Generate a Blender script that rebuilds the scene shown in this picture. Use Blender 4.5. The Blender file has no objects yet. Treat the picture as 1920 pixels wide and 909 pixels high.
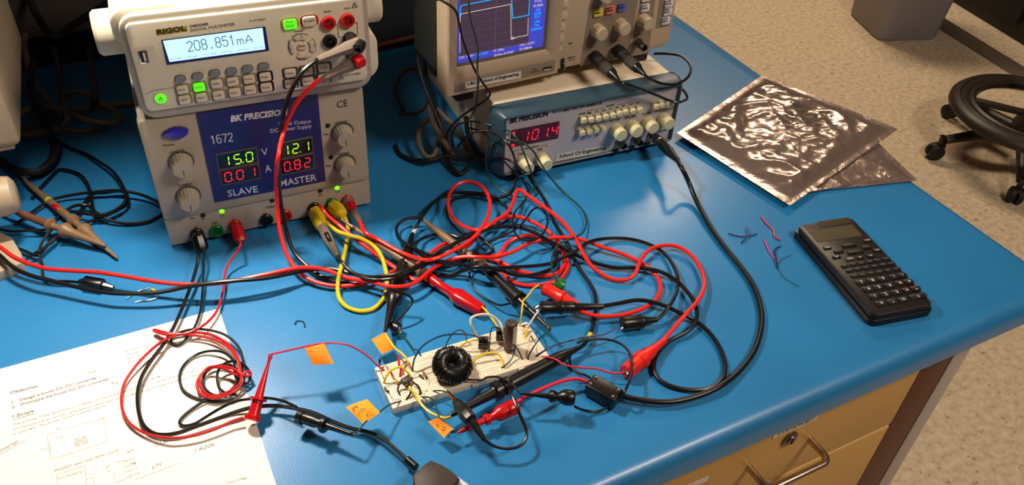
import bpy, bmesh, math, random
from mathutils import Vector, Matrix, noise
random.seed(7)
sc = bpy.context.scene
C = bpy.context.collection
T = 0.76                                   # worktop height above the floor

# ------------------------------------------------ camera
F_PX, PITCH, ROLL, YAW, CAMH = 1550.41, .698970, .0666245, -.5102174, .628623
_cy, _sy = math.cos(YAW), math.sin(YAW)
FWD = Vector((-_sy*math.cos(PITCH), _cy*math.cos(PITCH), -math.sin(PITCH)))
_r0 = Vector((_cy, _sy, 0)); _u0 = _r0.cross(FWD)
RIGHT = _r0*math.cos(ROLL) + _u0*math.sin(ROLL)
UP = -_r0*math.sin(ROLL) + _u0*math.cos(ROLL)
CAM = Vector((0, 0, T+CAMH))
cd = bpy.data.cameras.new('camera'); cam = bpy.data.objects.new('camera', cd); C.objects.link(cam)
cd.sensor_width = 36; cd.lens = F_PX*36/1920; cd.clip_start = .01; cd.clip_end = 60
m = Matrix((RIGHT, UP, -FWD)).transposed().to_4x4(); m.translation = CAM
cam.matrix_world = m; sc.camera = cam

# ------------------------------------------------ light and exposure
sc.view_settings.view_transform = 'Standard'; sc.view_settings.look = 'None'
sc.view_settings.gamma = 1; sc.view_settings.use_curve_mapping = False
sc.view_settings.exposure = 0.0
w = bpy.data.worlds.new('room_ambient'); sc.world = w; w.use_nodes = True
w.node_tree.nodes['Background'].inputs[0].default_value = (1, .86, .72, 1)
w.node_tree.nodes['Background'].inputs[1].default_value = .10
def area(name, loc, target, size, sizey, watts, col):
    l = bpy.data.lights.new(name, 'AREA'); l.shape = 'RECTANGLE'; l.size = size; l.size_y = sizey
    l.energy = watts; l.color = col
    o = bpy.data.objects.new(name, l); C.objects.link(o); o.location = loc
    o.rotation_euler = (Vector(target)-Vector(loc)).to_track_quat('-Z', 'Y').to_euler(); return o
area('bench_light', (.01, .84, T+.66), (.0, .72, T), .12, .06, 8.6, (1, .88, .72))
area('ceiling_light', (1.35, -.65, 2.68), (.75, .45, T), .8, .3, 32, (1, .84, .68))
area('aisle_light', (2.5, 2.9, 2.65), (2.1, 2.5, 0), 1.3, .4, 46, (1, .78, .54))

# ------------------------------------------------ pixel of the photograph -> point of the place
def ray(px, py): return RIGHT*((px-960)/F_PX) + UP*((454.5-py)/F_PX) + FWD
def at(px, py, h=0):                       # point h metres above the worktop
    d = ray(px, py); return CAM + d*((T+h-CAM.z)/d.z)
def hit(px, py, p, n):
    d = ray(px, py); return CAM + d*((Vector(p)-CAM).dot(n)/d.dot(n))

# ------------------------------------------------ materials
def lin(c):
    return tuple(((x/255)/12.92 if x/255 <= .04045 else ((x/255+.055)/1.055)**2.4) for x in c)
MATS = {}
def mat(name, rgb, rough=.5, metal=0, emit=0, spec=.5, noise_s=0, noise_a=.15, bump=0, bump_s=200, coat=0):
    if name in MATS: return MATS[name]
    m = bpy.data.materials.new(name); m.use_nodes = True; nt = m.node_tree; b = nt.nodes['Principled BSDF']
    c = lin(rgb)+(1,)
    b.inputs['Base Color'].default_value = c; b.inputs['Roughness'].default_value = rough
    b.inputs['Metallic'].default_value = metal; b.inputs['Specular IOR Level'].default_value = spec
    b.inputs['Coat Weight'].default_value = coat; b.inputs['Coat Roughness'].default_value = .18
    if emit: b.inputs['Emission Color'].default_value = c; b.inputs['Emission Strength'].default_value = emit
    if noise_s or bump:
        tc = nt.nodes.new('ShaderNodeTexCoord')
    if noise_s:
        n = nt.nodes.new('ShaderNodeTexNoise'); n.inputs['Scale'].default_value = noise_s; n.inputs['Detail'].default_value = 4
        nt.links.new(tc.outputs['Object'], n.inputs['Vector'])
        r = nt.nodes.new('ShaderNodeValToRGB'); r.color_ramp.elements[0].position = .3; r.color_ramp.elements[1].position = .7
        r.color_ramp.elements[0].color = tuple(x*(1-noise_a) for x in c[:3])+(1,)
        r.color_ramp.elements[1].color = tuple(min(1, x*(1+noise_a)) for x in c[:3])+(1,)
        nt.links.new(n.outputs['Fac'], r.inputs['Fac']); nt.links.new(r.outputs['Color'], b.inputs['Base Color'])
    if bump:
        n2 = nt.nodes.new('ShaderNodeTexNoise'); n2.inputs['Scale'].default_value = bump_s; n2.inputs['Detail'].default_value = 3
        nt.links.new(tc.outputs['Object'], n2.inputs['Vector'])
        bp = nt.nodes.new('ShaderNodeBump'); bp.inputs['Strength'].default_value = bump; bp.inputs['Distance'].default_value = .001
        nt.links.new(n2.outputs['Fac'], bp.inputs['Height']); nt.links.new(bp.outputs['Normal'], b.inputs['Normal'])
    MATS[name] = m; return m
M = {
 'blue': mat('blue_laminate', (38, 125, 186), .36, spec=.5, noise_s=9, noise_a=.07, bump=.12, bump_s=900, coat=.22),
 'wood': mat('maple_laminate', (206, 160, 86), .45, noise_s=6, noise_a=.06),
 'woodedge': mat('maple_edge', (222, 190, 130), .5),
 'brown': mat('brown_carcass', (94, 54, 34), .5), 'grey': mat('grey_panel', (184, 174, 168), .55),
 'cream': mat('cream_plastic', (224, 213, 190), .42, bump=.05, bump_s=1500),
 'creamd': mat('cream_shade_plastic', (176, 166, 150), .5),
 'psu': mat('putty_painted_steel', (176, 164, 146), .45), 'knob': mat('ivory_knob', (176, 167, 148), .42), 'sknob': mat('beige_knob', (204, 184, 154), .42), 'srear': mat('rear_shell', (36, 40, 36), .6),
 'knoby': mat('pale_yellow_knob', (222, 214, 172), .4),
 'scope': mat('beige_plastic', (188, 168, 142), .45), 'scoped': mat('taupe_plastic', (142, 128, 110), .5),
 'fgface': mat('pale_grey_face', (186, 180, 184), .45), 'fgblue': mat('slate_blue_plastic', (52, 76, 92), .4),
 'fgtop': mat('beige_steel_cover', (232, 216, 190), .4),
 'navy': mat('navy_panel', (30, 28, 104), .3), 'navyb': mat('royal_blue_button', (44, 40, 170), .25), 'black': mat('black_plastic', (14, 13, 13), .32),
 'blackm': mat('black_matte', (18, 17, 17), .6), 'window': mat('dark_window', (20, 10, 14), .15),
 'white': mat('white_print', (225, 222, 230), .5), 'ink': mat('dark_print', (40, 36, 40), .5),
 'label': mat('white_label', (226, 218, 206), .5), 'inkgrey': mat('grey_print', (96, 90, 86), .5),
 'red': mat('red_silicone', (236, 36, 28), .35), 'redd': mat('deep_red_plastic', (190, 10, 22), .28),
 'redwire': mat('red_pvc_wire', (190, 24, 30), .35), 'pinkw': mat('pink_red_wire', (214, 36, 66), .35),
 'blk': mat('black_rubber', (16, 15, 16), .33), 'blkt': mat('black_thin_wire', (18, 18, 22), .3),
 'yellow': mat('yellow_plastic', (228, 196, 8), .4), 'greenp': mat('green_plastic', (12, 110, 44), .3),
 'greenw': mat('dark_green_wire', (12, 66, 58), .4), 'bluew': mat('navy_wire', (14, 50, 96), .4),
 'whitew': mat('white_wire', (222, 214, 204), .4), 'brownw': mat('dark_brown_wire', (34, 22, 18), .4),
 'greyw': mat('grey_green_wire', (58, 62, 54), .45),
 'tan': mat('tan_probe_plastic', (134, 104, 74), .42), 'greyc': mat('grey_brown_boot', (122, 107, 96), .45),
 'metal': mat('nickel', (200, 190, 180), .22, 1), 'steel': mat('brushed_steel', (196, 178, 160), .28, 1),
 'gold': mat('brass_tip', (200, 150, 90), .25, 1), 'dkmetal': mat('dull_metal', (120, 112, 106), .35, 1),
 'orange': mat('orange_paper', (255, 142, 10), .7), 'oranged': mat('amber_paper', (250, 158, 14), .7),
 'bb': mat('ivory_breadboard', (238, 222, 200), .5), 'hole': mat('contact_hole', (150, 126, 104), .6),
 'bbline': mat('rail_print', (170, 110, 90), .6),
 'paper': mat('printer_paper', (240, 236, 226), .75),
 'lcd': mat('lcd_backlight', (178, 226, 255), .3, emit=1.15), 'lcdb': mat('lcd_edge', (18, 30, 110), .3),
 'lcdtxt': mat('lcd_text', (30, 110, 120), .5),
 'gled': mat('green_led', (120, 255, 20), .3, emit=1.4), 'gkey': mat('green_lit_key', (90, 235, 20), .4, emit=.8),
 'seg_g': mat('green_segment', (170, 255, 30), .4, emit=1.2), 'seg_r': mat('red_segment', (255, 30, 60), .4, emit=1.1),
 'fgwin': mat('red_window', (86, 0, 10), .2), 'scr': mat('screen_blue', (70, 74, 205), .3, emit=.55),
 'scrd': mat('screen_plot', (78, 60, 78), .3, emit=.45), 'cyan': mat('screen_cyan', (20, 170, 250), .3, emit=.9),
 'scrw': mat('screen_trace', (215, 200, 190), .3, emit=.7), 'scrg': mat('screen_grid', (130, 100, 140), .3, emit=.6),
 'floor_dark': mat('dark_panel', (42, 38, 36), .7), 'monitor': mat('dark_grey_plastic', (62, 54, 50), .6),
 'dkcable': mat('dull_grey_cable', (104, 92, 82), .5), 'stool': mat('dark_stool_plastic', (44, 36, 32), .45),
 'bin': mat('grey_bin_plastic', (142, 138, 148), .5), 'keys': mat('dark_key', (28, 25, 26), .4),
 'calc': mat('calculator_black', (24, 21, 22), .38), 'lcdg': mat('grey_green_lcd', (80, 72, 54), .2),
 'btn': mat('grey_button', (128, 132, 136), .4), 'btnd': mat('dark_button', (70, 66, 66), .4),
 'btny': mat('yellow_button', (224, 206, 66), .4), 'btnr': mat('pink_button', (222, 120, 108), .4), 'btnb': mat('blue_button', (98, 106, 190), .4),
 'rigoly': mat('yellow_badge', (206, 184, 52), .5), 'cover': mat('cover_strip', (92, 80, 68), .7), 'solar': mat('solar_cell', (64, 50, 36), .2), 'partwall': mat('navy_divider', (26, 30, 44), .8),
}

# ------------------------------------------------ mesh building
OFF = {}
class B:
    """collects shapes in one mesh"""
    def __init__(s): s.bm = bmesh.new(); s.ms = []
    def mi(s, m):
        m = M[m] if isinstance(m, str) else m
        if m not in s.ms: s.ms.append(m)
        return s.ms.index(m)
    def add(s, src, m, mtx=None):
        k = s.mi(m); mp = {}
        for v in src.verts:
            mp[v] = s.bm.verts.new(mtx @ v.co if mtx else v.co)
        for f in src.faces:
            try: nf = s.bm.faces.new([mp[v] for v in f.verts]); nf.material_index = k
            except ValueError: pass
        src.free(); return s
    def box(s, x0, x1, y0, y1, z0, z1, m, bev=0, seg=2, mtx=None):
        b = bmesh.new(); bmesh.ops.create_cube(b, size=1)
        for v in b.verts: v.co = Vector(((x0+x1)/2+v.co.x*(x1-x0), (y0+y1)/2+v.co.y*(y1-y0), (z0+z1)/2+v.co.z*(z1-z0)))
        if bev: bmesh.ops.bevel(b, geom=b.edges[:], offset=bev, segments=seg, affect='EDGES', profile=.5)
        return s.add(b, m, mtx)
    def prism(s, pts, d, m, n=Vector((0, -1, 0)), bev=0, mtx=None, seg=2):
        """polygon pts (3D, planar) extruded by d along n"""
        b = bmesh.new(); vs = [b.verts.new(p) for p in pts]; f = b.faces.new(vs)
        r = bmesh.ops.extrude_face_region(b, geom=[f])
        top = [g for g in r['geom'] if isinstance(g, bmesh.types.BMVert)]
        for v in top: v.co += Vector(n)*d
        bmesh.ops.recalc_face_normals(b, faces=b.faces[:])
        if bev:
            ed = [e for e in b.edges if all(v in top for v in e.verts)]
            bmesh.ops.bevel(b, geom=ed, offset=bev, segments=seg, affect='EDGES', profile=.5)
        return s.add(b, m, mtx)
    def rr(s, x0, x1, z0, z1, y0, y1, r, m, bev=0, seg=5, mtx=None):
        """rounded rectangle in xz, from y0 (back) to y1 (front, smaller y)"""
        pts = []
        for cx, cz, a0 in ((x1-r, z1-r, 0), (x0+r, z1-r, 90), (x0+r, z0+r, 180), (x1-r, z0+r, 270)):
            for k in range(seg+1):
                a = math.radians(a0+90*k/seg); pts.append(Vector((cx+r*math.cos(a), y0, cz+r*math.sin(a))))
        return s.prism(pts, y0-y1, m, Vector((0, -1, 0)), bev, mtx)
    def rrz(s, x0, x1, y0, y1, z0, z1, r, m, bev=0, seg=5, mtx=None):
        pts = []
        for cx, cy, a0 in ((x1-r, y1-r, 0), (x0+r, y1-r, 90), (x0+r, y0+r, 180), (x1-r, y0+r, 270)):
            for k in range(seg+1):
                a = math.radians(a0+90*k/seg); pts.append(Vector((cx+r*math.cos(a), cy+r*math.sin(a), z0)))
        return s.prism(pts, z1-z0, m, Vector((0, 0, 1)), bev, mtx)
    def lathe(s, prof, p0, d, m, seg=20, flute=0, nfl=18):
        """prof: (t, r) along direction d from p0, in metres; flute: groove depth"""
        d = Vector(d).normalized(); a = d.orthogonal().normalized(); c = d.cross(a); p0 = Vector(p0)
        prof = [q for i, q in enumerate(prof) if i == 0 or q != prof[i-1]]
        b = bmesh.new(); rings = []
        for t, r in prof:
            if r <= 1e-6: rings.append([b.verts.new(p0+d*t)]); continue
            ring = []
            for k in range(seg):
                q = 2*math.pi*k/seg
                rk = r*(1-flute*(1 if math.cos(q*nfl) < -.2 else 0)) if flute else r
                ring.append(b.verts.new(p0+d*t+(a*math.cos(q)+c*math.sin(q))*rk))
            rings.append(ring)
        for r0, r1 in zip(rings, rings[1:]):
            if len(r0) == 1 and len(r1) == 1: continue
            for k in range(seg):
                k2 = (k+1) % seg
                if len(r0) == 1: b.faces.new((r0[0], r1[k], r1[k2]))
                elif len(r1) == 1: b.faces.new((r0[k], r0[k2], r1[0]))
                else: b.faces.new((r0[k], r0[k2], r1[k2], r1[k]))
        if len(rings[0]) > 1: b.faces.new(rings[0][::-1])
        if len(rings[-1]) > 1: b.faces.new(rings[-1])
        bmesh.ops.recalc_face_normals(b, faces=b.faces[:])
        return s.add(b, m)
    def tube(s, pts, r, m, seg=8, res=5, closed=False, smooth=True, r1=None):
        P = spline(pts, res, closed) if smooth else [Vector(p) for p in pts]
        n = len(P); b = bmesh.new(); rings = []; t = (P[1]-P[0]).normalized(); a = t.orthogonal().normalized()
        for i, p in enumerate(P):
            if closed: t = (P[(i+1) % n]-P[i-1]).normalized()
            else: t = (P[min(i+1, n-1)]-P[max(i-1, 0)]).normalized()
            a = (a-t*a.dot(t))
            a = a.normalized() if a.length > 1e-6 else t.orthogonal().normalized()
            c = t.cross(a); rr = r if r1 is None else r+(r1-r)*i/(n-1)
            rings.append([b.verts.new(p+(a*math.cos(2*math.pi*k/seg)+c*math.sin(2*math.pi*k/seg))*rr) for k in range(seg)])
        for i in range(n if closed else n-1):
            r0, r1_ = rings[i], rings[(i+1) % n]
            for k in range(seg):
                k2 = (k+1) % seg; b.faces.new((r0[k], r0[k2], r1_[k2], r1_[k]))
        if not closed: b.faces.new(rings[0][::-1]); b.faces.new(rings[-1])
        return s.add(b, m)
    def text(s, body, o, u, v, W, H, m, shear=0, bold=0, th=.00015, extrude=True):
        """lettering whose baseline starts at o and runs along u, fitted to W x H"""
        g = text_geo(body, shear, bold)
        if g is None: return s
        vs, fs, (x0, x1, y0, y1) = g; o = Vector(o); u = Vector(u).normalized(); v = Vector(v).normalized()
        n = u.cross(v).normalized(); sx = W/(x1-x0) if W else H/(y1-y0); sy = H/(y1-y0) if H else sx
        b = bmesh.new(); q = [b.verts.new(o+u*(x-x0)*sx+v*(y-y0)*sy+n*(th if z > 0 else -th*.2)) for x, y, z in vs]
        for f in fs:
            try: b.faces.new([q[i] for i in f])
            except ValueError: pass
        return s.add(b, m)
    def out(s, name, parent=None, sharp=38, loc=None, **props):
        bmesh.ops.remove_doubles(s.bm, verts=s.bm.verts[:], dist=1e-7)
        me = bpy.data.meshes.new(name)
        if loc is not None: off = Vector(loc)
        elif parent is None:
            xs = [v.co for v in s.bm.verts]
            off = Vector(((min(p.x for p in xs)+max(p.x for p in xs))/2, (min(p.y for p in xs)+max(p.y for p in xs))/2, min(p.z for p in xs)))
        else: off = OFF.get(parent.name, Vector((0, 0, 0)))
        for v in s.bm.verts: v.co -= off
        lim = math.radians(sharp)
        for f in s.bm.faces: f.smooth = True
        for e in s.bm.edges:
            if len(e.link_faces) == 2 and e.calc_face_angle(0) > lim: e.smooth = False
        s.bm.to_mesh(me); s.bm.free()
        for mm in s.ms: me.materials.append(mm)
        o = bpy.data.objects.new(name, me); C.objects.link(o)
        if parent is None: o.location = off
        else: o.parent = parent
        OFF[o.name] = off
        for k, v in props.items(): o[k] = v
        return o
_TG = {}
def text_geo(body, shear, bold):
    key = (body, shear, bold)
    if key in _TG: return _TG[key]
    cu = bpy.data.curves.new('lettering', 'FONT'); cu.body = body; cu.shear = shear; cu.offset = bold
    cu.extrude = .01; cu.resolution_u = 2
    ob = bpy.data.objects.new('lettering', cu); me = ob.to_mesh()
    vs = [tuple(v.co) for v in me.vertices]; fs = [tuple(p.vertices) for p in me.polygons]
    g = None
    if vs: g = (vs, fs, (min(v[0] for v in vs), max(v[0] for v in vs), min(v[1] for v in vs), max(v[1] for v in vs)))
    ob.to_mesh_clear(); bpy.data.objects.remove(ob); bpy.data.curves.remove(cu)
    _TG[key] = g; return g
def spline(pts, res=5, closed=False):
    P = [Vector(p) for p in pts]; n = len(P)
    if n < 3: return P
    out = []
    for i in range(n if closed else n-1):
        p1, p2 = P[i], P[(i+1) % n]
        p0 = P[i-1] if (closed or i > 0) else p1*2-p2
        p3 = P[(i+2) % n] if (closed or i+2 < n) else p2*2-p1
        for k in range(res):
            t = k/res
            out.append(.5*((2*p1)+(p2-p0)*t+(2*p0-5*p1+4*p2-p3)*t*t+(3*p1-p0-3*p2+p3)*t*t*t))
    if not closed: out.append(P[-1])
    return out
def W3(lst, h=.002):
    """list of (px, py[, mm above the worktop]) -> world points"""
    out = []; lastz = h*1000
    zs = [p[2] if len(p) > 2 else None for p in lst]
    known = [i for i, z in enumerate(zs) if z is not None]
    for i in range(len(zs)):
        if zs[i] is None:
            a = [k for k in known if k < i]; b = [k for k in known if k > i]
            if a and b: k0, k1 = a[-1], b[0]; zs[i] = zs[k0]+(zs[k1]-zs[k0])*(i-k0)/(k1-k0)
            elif a: zs[i] = zs[a[-1]]
            elif b: zs[i] = zs[b[0]]
            else: zs[i] = lastz
    return [at(p[0], p[1], z/1000) for p, z in zip(lst, zs)]
def tag(o, label, cat, group=None, kind=None):
    o['label'] = label; o['category'] = cat
    if group: o['group'] = group
    if kind: o['kind'] = kind
    return o
def empty(name, loc, rz=0):
    o = bpy.data.objects.new(name, None); C.objects.link(o); o.location = loc; o.rotation_euler = (0, 0, rz)
    o.empty_display_size = .02; OFF[o.name] = Vector((0, 0, 0)); return o
class Frame:
    """an instrument: x along its front, y into it, z up; front plane at y = 0"""
    def __init__(s, name, org, yawdeg):
        s.org = Vector(org); s.a = math.radians(yawdeg); s.root = empty(name, s.org, s.a)
        s.R = Matrix.Rotation(s.a, 3, 'Z'); s.Ri = s.R.transposed()
    def loc(s, w): return s.Ri @ (Vector(w)-s.org)
    def f(s, px, py, d=0):                  # point on the front plane, d in front of it
        n = s.R @ Vector((0, -1, 0)); p = s.org+n*d
        q = s.loc(hit(px, py, p, n)); q.y = -d; return q
    def t(s, px, py, h):                    # point on a level plane h above the frame's origin
        q = s.loc(at(px, py, s.org.z-T+h)); return q
    def w(s, v): return s.org + s.R @ Vector(v)
    def ftext(s, b, body, a, c, Hpx, m, d=.0006, **k):
        """lettering from pixel a to pixel c (baseline)"""
        p, q = s.f(*a, d), s.f(*c, d); top = s.f(a[0]-Hpx*.06, a[1]-Hpx, d)
        b.text(body, p, q-p, Vector((0, 0, 1)), (q-p).length, abs(top.z-p.z), m, **k)
STROKE = {'0': [[(1, 0), (3, 0), (4, 1.2), (4, 4.8), (3, 6), (1, 6), (0, 4.8), (0, 1.2), (1, 0)]], '1': [[(.8, 4.8), (2.2, 6), (2.2, 0)]],
 '2': [[(0, 4.8), (1, 6), (3, 6), (4, 5), (4, 3.8), (0, 0), (4, 0)]], '5': [[(3.8, 6), (.4, 6), (.2, 3.3), (1, 3.7), (3, 3.7), (4, 2.8), (4, 1.1), (3, 0), (1, 0), (0, 1)]],
 '6': [[(3.6, 5.6), (2.6, 6), (1.2, 6), (0, 4.4), (0, 1.2), (1, 0), (3, 0), (4, 1), (4, 2.5), (3, 3.5), (1, 3.5), (0, 2.5)]], '7': [[(0, 6), (4, 6), (1.4, 0)]],
 '8': [[(1, 3.1), (0, 4), (0, 5), (1, 6), (3, 6), (4, 5), (4, 4), (3, 3.1), (1, 3.1), (0, 2.2), (0, 1), (1, 0), (3, 0), (4, 1), (4, 2.2), (3, 3.1)]],
 'm': [[(0, 0), (0, 3.8), (1.4, 3.8), (2, 3.2), (2, 0)], [(2, 3.2), (2.6, 3.8), (3.4, 3.8), (4, 3.2), (4, 0)]], 'A': [[(0, 0), (0, 2), (2, 6), (4, 2), (4, 0)], [(0, 2.2), (4, 2.2)]], '.': [[(1.8, 0), (2.2, 0), (2.2, .4), (1.8, .4), (1.8, 0)]]}
def strokes(b, s, o, u, v, W, H, m, wd, pitch=6.0, th=.00015):
    o = Vector(o); u = Vector(u).normalized(); v = Vector(v).normalized(); n = u.cross(v); tot = pitch*(len(s)-1)+4; sx = W/tot; sy = H/6
    for i, ch in enumerate(s):
        for pl_ in STROKE.get(ch, []):
            Q = [o+u*((x+i*pitch)*sx)+v*(y*sy) for x, y in pl_]
            for a, c in zip(Q, Q[1:]):
                d = (c-a).normalized(); k = n.cross(d)*wd/2; e = d*wd*.35
                b.prism([a-k-e, c-k+e, c+k+e, a+k-e], th, m, n)
SEG = {'0': 'abcdef', '1': 'bc', '2': 'abged', '3': 'abgcd', '4': 'fgbc', '5': 'afgcd', '6': 'afgedc', '7': 'abc', '8': 'abcdefg', '9': 'abcdfg', ' ': ''}
def digits(b, s, o, u, v, w, h, m, pitch=None, th=.0004, sl=.1):
    o = Vector(o); u = Vector(u).normalized(); v = Vector(v).normalized(); n = u.cross(v); t = w*.17; x = 0
    pitch = pitch or w*1.45
    def seg(x0, y0, x1, y1):
        b_ = []
        dx, dy = x1-x0, y1-y0; L = math.hypot(dx, dy); dx /= L; dy /= L; nx, ny = -dy, dx
        for a, c in ((.5*t, 0), (t, t*.5), (L-t, t*.5), (L-.5*t, 0), (L-t, -t*.5), (t, -t*.5)):
            X = x0+dx*a+nx*c; Y = y0+dy*a+ny*c; b_.append(o+u*(X+Y*sl)+v*Y)
        b.prism(b_, th, m, n)
    i = 0
    for ch in s:
        if ch == '.':
            X = x-pitch+w*1.22; b.prism([o+u*(X)+v*0, o+u*(X+t)+v*0, o+u*(X+t)+v*t, o+u*X+v*t], th, m, n); continue
        P = {'a': (x, h, x+w, h), 'b': (x+w, h/2, x+w, h), 'c': (x+w, 0, x+w, h/2), 'd': (x, 0, x+w, 0), 'e': (x, 0, x, h/2), 'f': (x, h/2, x, h), 'g': (x, h/2, x+w, h/2)}
        for c in SEG[ch]: seg(*P[c])
        x += pitch
# ------------------------------------------------ the room
def slab(name, x0, x1, y0, y1, z0, z1, m):
    b = B(); b.box(x0, x1, y0, y1, z0, z1, m); o = b.out(name); o['kind'] = 'structure'; return o
def floor_mat():
    m = bpy.data.materials.new('speckled_vinyl'); m.use_nodes = True; nt = m.node_tree; p = nt.nodes['Principled BSDF']
    p.inputs['Roughness'].default_value = .5; tc = nt.nodes.new('ShaderNodeTexCoord')
    n = nt.nodes.new('ShaderNodeTexNoise'); n.inputs['Scale'].default_value = 60; n.inputs['Detail'].default_value = 5; n.inputs['Roughness'].default_value = .6
    r = nt.nodes.new('ShaderNodeValToRGB'); e = r.color_ramp.elements
    e[0].position = .26; e[0].color = lin((104, 88, 68))+(1,); e[1].position = .62; e[1].color = lin((226, 208, 182))+(1,)
    k = e.new(.38); k.color = lin((200, 182, 156))+(1,)
    v = nt.nodes.new('ShaderNodeTexVoronoi'); v.inputs['Scale'].default_value = 38
    r2 = nt.nodes.new('ShaderNodeValToRGB'); r2.color_ramp.elements[0].position = .08; r2.color_ramp.elements[1].position = .13
    r2.color_ramp.elements[0].color = (.30, .25, .20, 1); r2.color_ramp.elements[1].color = (1, 1, 1, 1)
    mx = nt.nodes.new('ShaderNodeMix'); mx.data_type = 'RGBA'; mx.blend_type = 'MULTIPLY'; mx.inputs[0].default_value = .6
    for q in (n, v): nt.links.new(tc.outputs['Object'], q.inputs['Vector'])
    nt.links.new(n.outputs['Fac'], r.inputs['Fac']); nt.links.new(v.outputs['Distance'], r2.inputs['Fac'])
    nt.links.new(r.outputs['Color'], mx.inputs[6]); nt.links.new(r2.outputs['Color'], mx.inputs[7])
    nt.links.new(mx.outputs[2], p.inputs['Base Color']); return m
M['floor'] = floor_mat(); M['wallp'] = mat('wall_paint', (176, 160, 140), .8)
slab('floor', -4, 7, -3, 7, -.05, 0, 'floor')
slab('ceiling', -4, 7, -3, 7, 2.8, 2.85, 'wallp')
slab('wall_back', -4, 7, 7, 7.1, 0, 2.8, 'wallp'); slab('wall_front', -4, 7, -3.1, -3, 0, 2.8, 'wallp')
slab('wall_left', -4.1, -4, -3, 7, 0, 2.8, 'wallp'); slab('wall_right', 7, 7.1, -3, 7, 0, 2.8, 'wallp')
slab('wall_divider', -2.0, .90, 1.56, 1.60, 0, T+.95, 'partwall')
slab('wall_low', .13, .895, 1.16, 1.175, T+.001, T+.50, 'partwall')  # added dark panel standing in for the shade behind the instrument stacks
# unseen shelf board, added only to shade the back of the bench
b = B(); b.box(-1.9, .33, .849, 1.56, T+.56, T+.585, 'grey'); o = b.out('overhead_shelf'); tag(o, 'unseen grey shelf board added to shade the back of the blue bench', 'shelf')

# ------------------------------------------------ worktop and cabinet
b = B(); b.rrz(-1.9, .93, .318, 1.555, T-.032, T, .045, 'blue', bev=.015, seg=8, mtx=None)
o = b.out('worktop', sharp=60); tag(o, 'blue laminate worktop with a rounded front edge carrying the instruments', 'worktop')
NF = Vector((0, -1, 0))
def cf(px, py, y): return hit(px, py, (0, y, 0), NF)
yF = .337
xw = (cf(1740, 675, yF).x+cf(1605, 909, yF).x)/2
xb = (cf(1796, 652, yF).x+cf(1646, 909, yF).x)/2
xg = (cf(1830, 637, yF).x+cf(1665, 909, yF).x)/2
zg = (cf(1549, 855, yF).z+cf(1665, 797, yF).z)/2
cab = empty('drawer_cabinet', ((.30+xg)/2, .36, 0))
tag(cab, 'maple drawer cabinet with a dark brown stile and grey end panel under the blue worktop', 'cabinet')
OFF[cab.name] = cab.location.copy()
zt = T-.033
B().box(-.6, xw, yF+.02, 1.2, .08, zt, 'brown').box(xw, xb, yF, 1.2, .0, zt, 'brown', .001).out('carcass', cab)
B().box(xb+.0005, xg, yF-.001, 1.25, 0, zt, 'grey', .001).out('end_panel', cab, label='grey end panel')
xl = .19
def drawer(z0, z1, x0, x1):
    b = B(); b.box(x0, x1, yF, yF+.018, z0, z1, 'wood', .0008)
    b.box(x0, x1, yF+.0005, yF+.0175, z1, z1+.0012, 'woodedge')
    return b.out('drawer', cab)
d1 = drawer(zg+.003, zt-.002, xl, xw-.001); d2 = drawer(zg-.18, zg-.0025, xl, xw-.001)
B().box(xl, xw-.002, yF+.002, yF+.016, zg-.0025, zg+.001, 'woodedge').out('drawer_edge', d2)
drawer(zg+.003, zt-.002, -.28, xl-.004)
# handle
def hp(px, py, d): return cf(px, py, yF-d)
a0, a1 = hp(1405, 872, .0), hp(1517, 826, .0); zc = (a0.z+a1.z)/2
pts = []
x0, x1 = a0.x, a1.x; D = .032; R_ = .010
pts += [(x0, yF+.001, zc), (x0, yF-.012, zc), (x0, yF-D+R_, zc)]
for k in range(1, 6): a = math.pi/2*k/5; pts.append((x0+R_*(1-math.cos(a)), yF-D+R_-R_*math.sin(a), zc))
pts.append(((x0+x1)/2, yF-D, zc))
for k in range(0, 6): a = math.pi/2*k/5; pts.append((x1-R_+R_*math.sin(a), yF-D+R_-R_*math.cos(a), zc))
pts += [(x1, yF-.012, zc), (x1, yF+.001, zc)]
B().tube(pts, .0042, 'steel', seg=14, smooth=False).out('handle', d1, label='brushed metal bow handle')
p = cf(1480, 821, yF)
lk = B().lathe([(0, .0105), (.002, .0105), (.003, .009), (.003, .007), (.0045, .0065), (.005, 0)], p, NF, 'dkmetal', 24)
lk.box(p.x-.0008, p.x+.0008, yF-.0058, yF-.0048, p.z-.004, p.z+.004, 'black').out('lock', d1, label='round metal key lock')
q0, q1 = cf(1447, 823, yF), cf(1532, 783, yF)
zl = (q0.z+q1.z)/2; hL = .0075
lb = B().box(q0.x, q1.x, yF-.0006, yF-.0002, zl-.001, zl+hL*1.5, 'label').out('label_strip', d1, label='printed label strip')
B().text('STATION #11', Vector((q0.x+.006, yF-.0007, zl+.001)), Vector((1, 0, 0)), Vector((0, 0, 1)), q1.x-q0.x-.012, hL, 'ink', shear=.25).out('lettering', lb)
q0 = cf(1302, 905, yF)
lb = B().box(q0.x-.03, q0.x+.018, yF-.0006, yF-.0002, q0.z-.007, q0.z+.002, 'label').out('label_strip', d1)

# ------------------------------------------------ far things on the floor
def fl(px, py, z=0): return at(px, py, -T+z)
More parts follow.
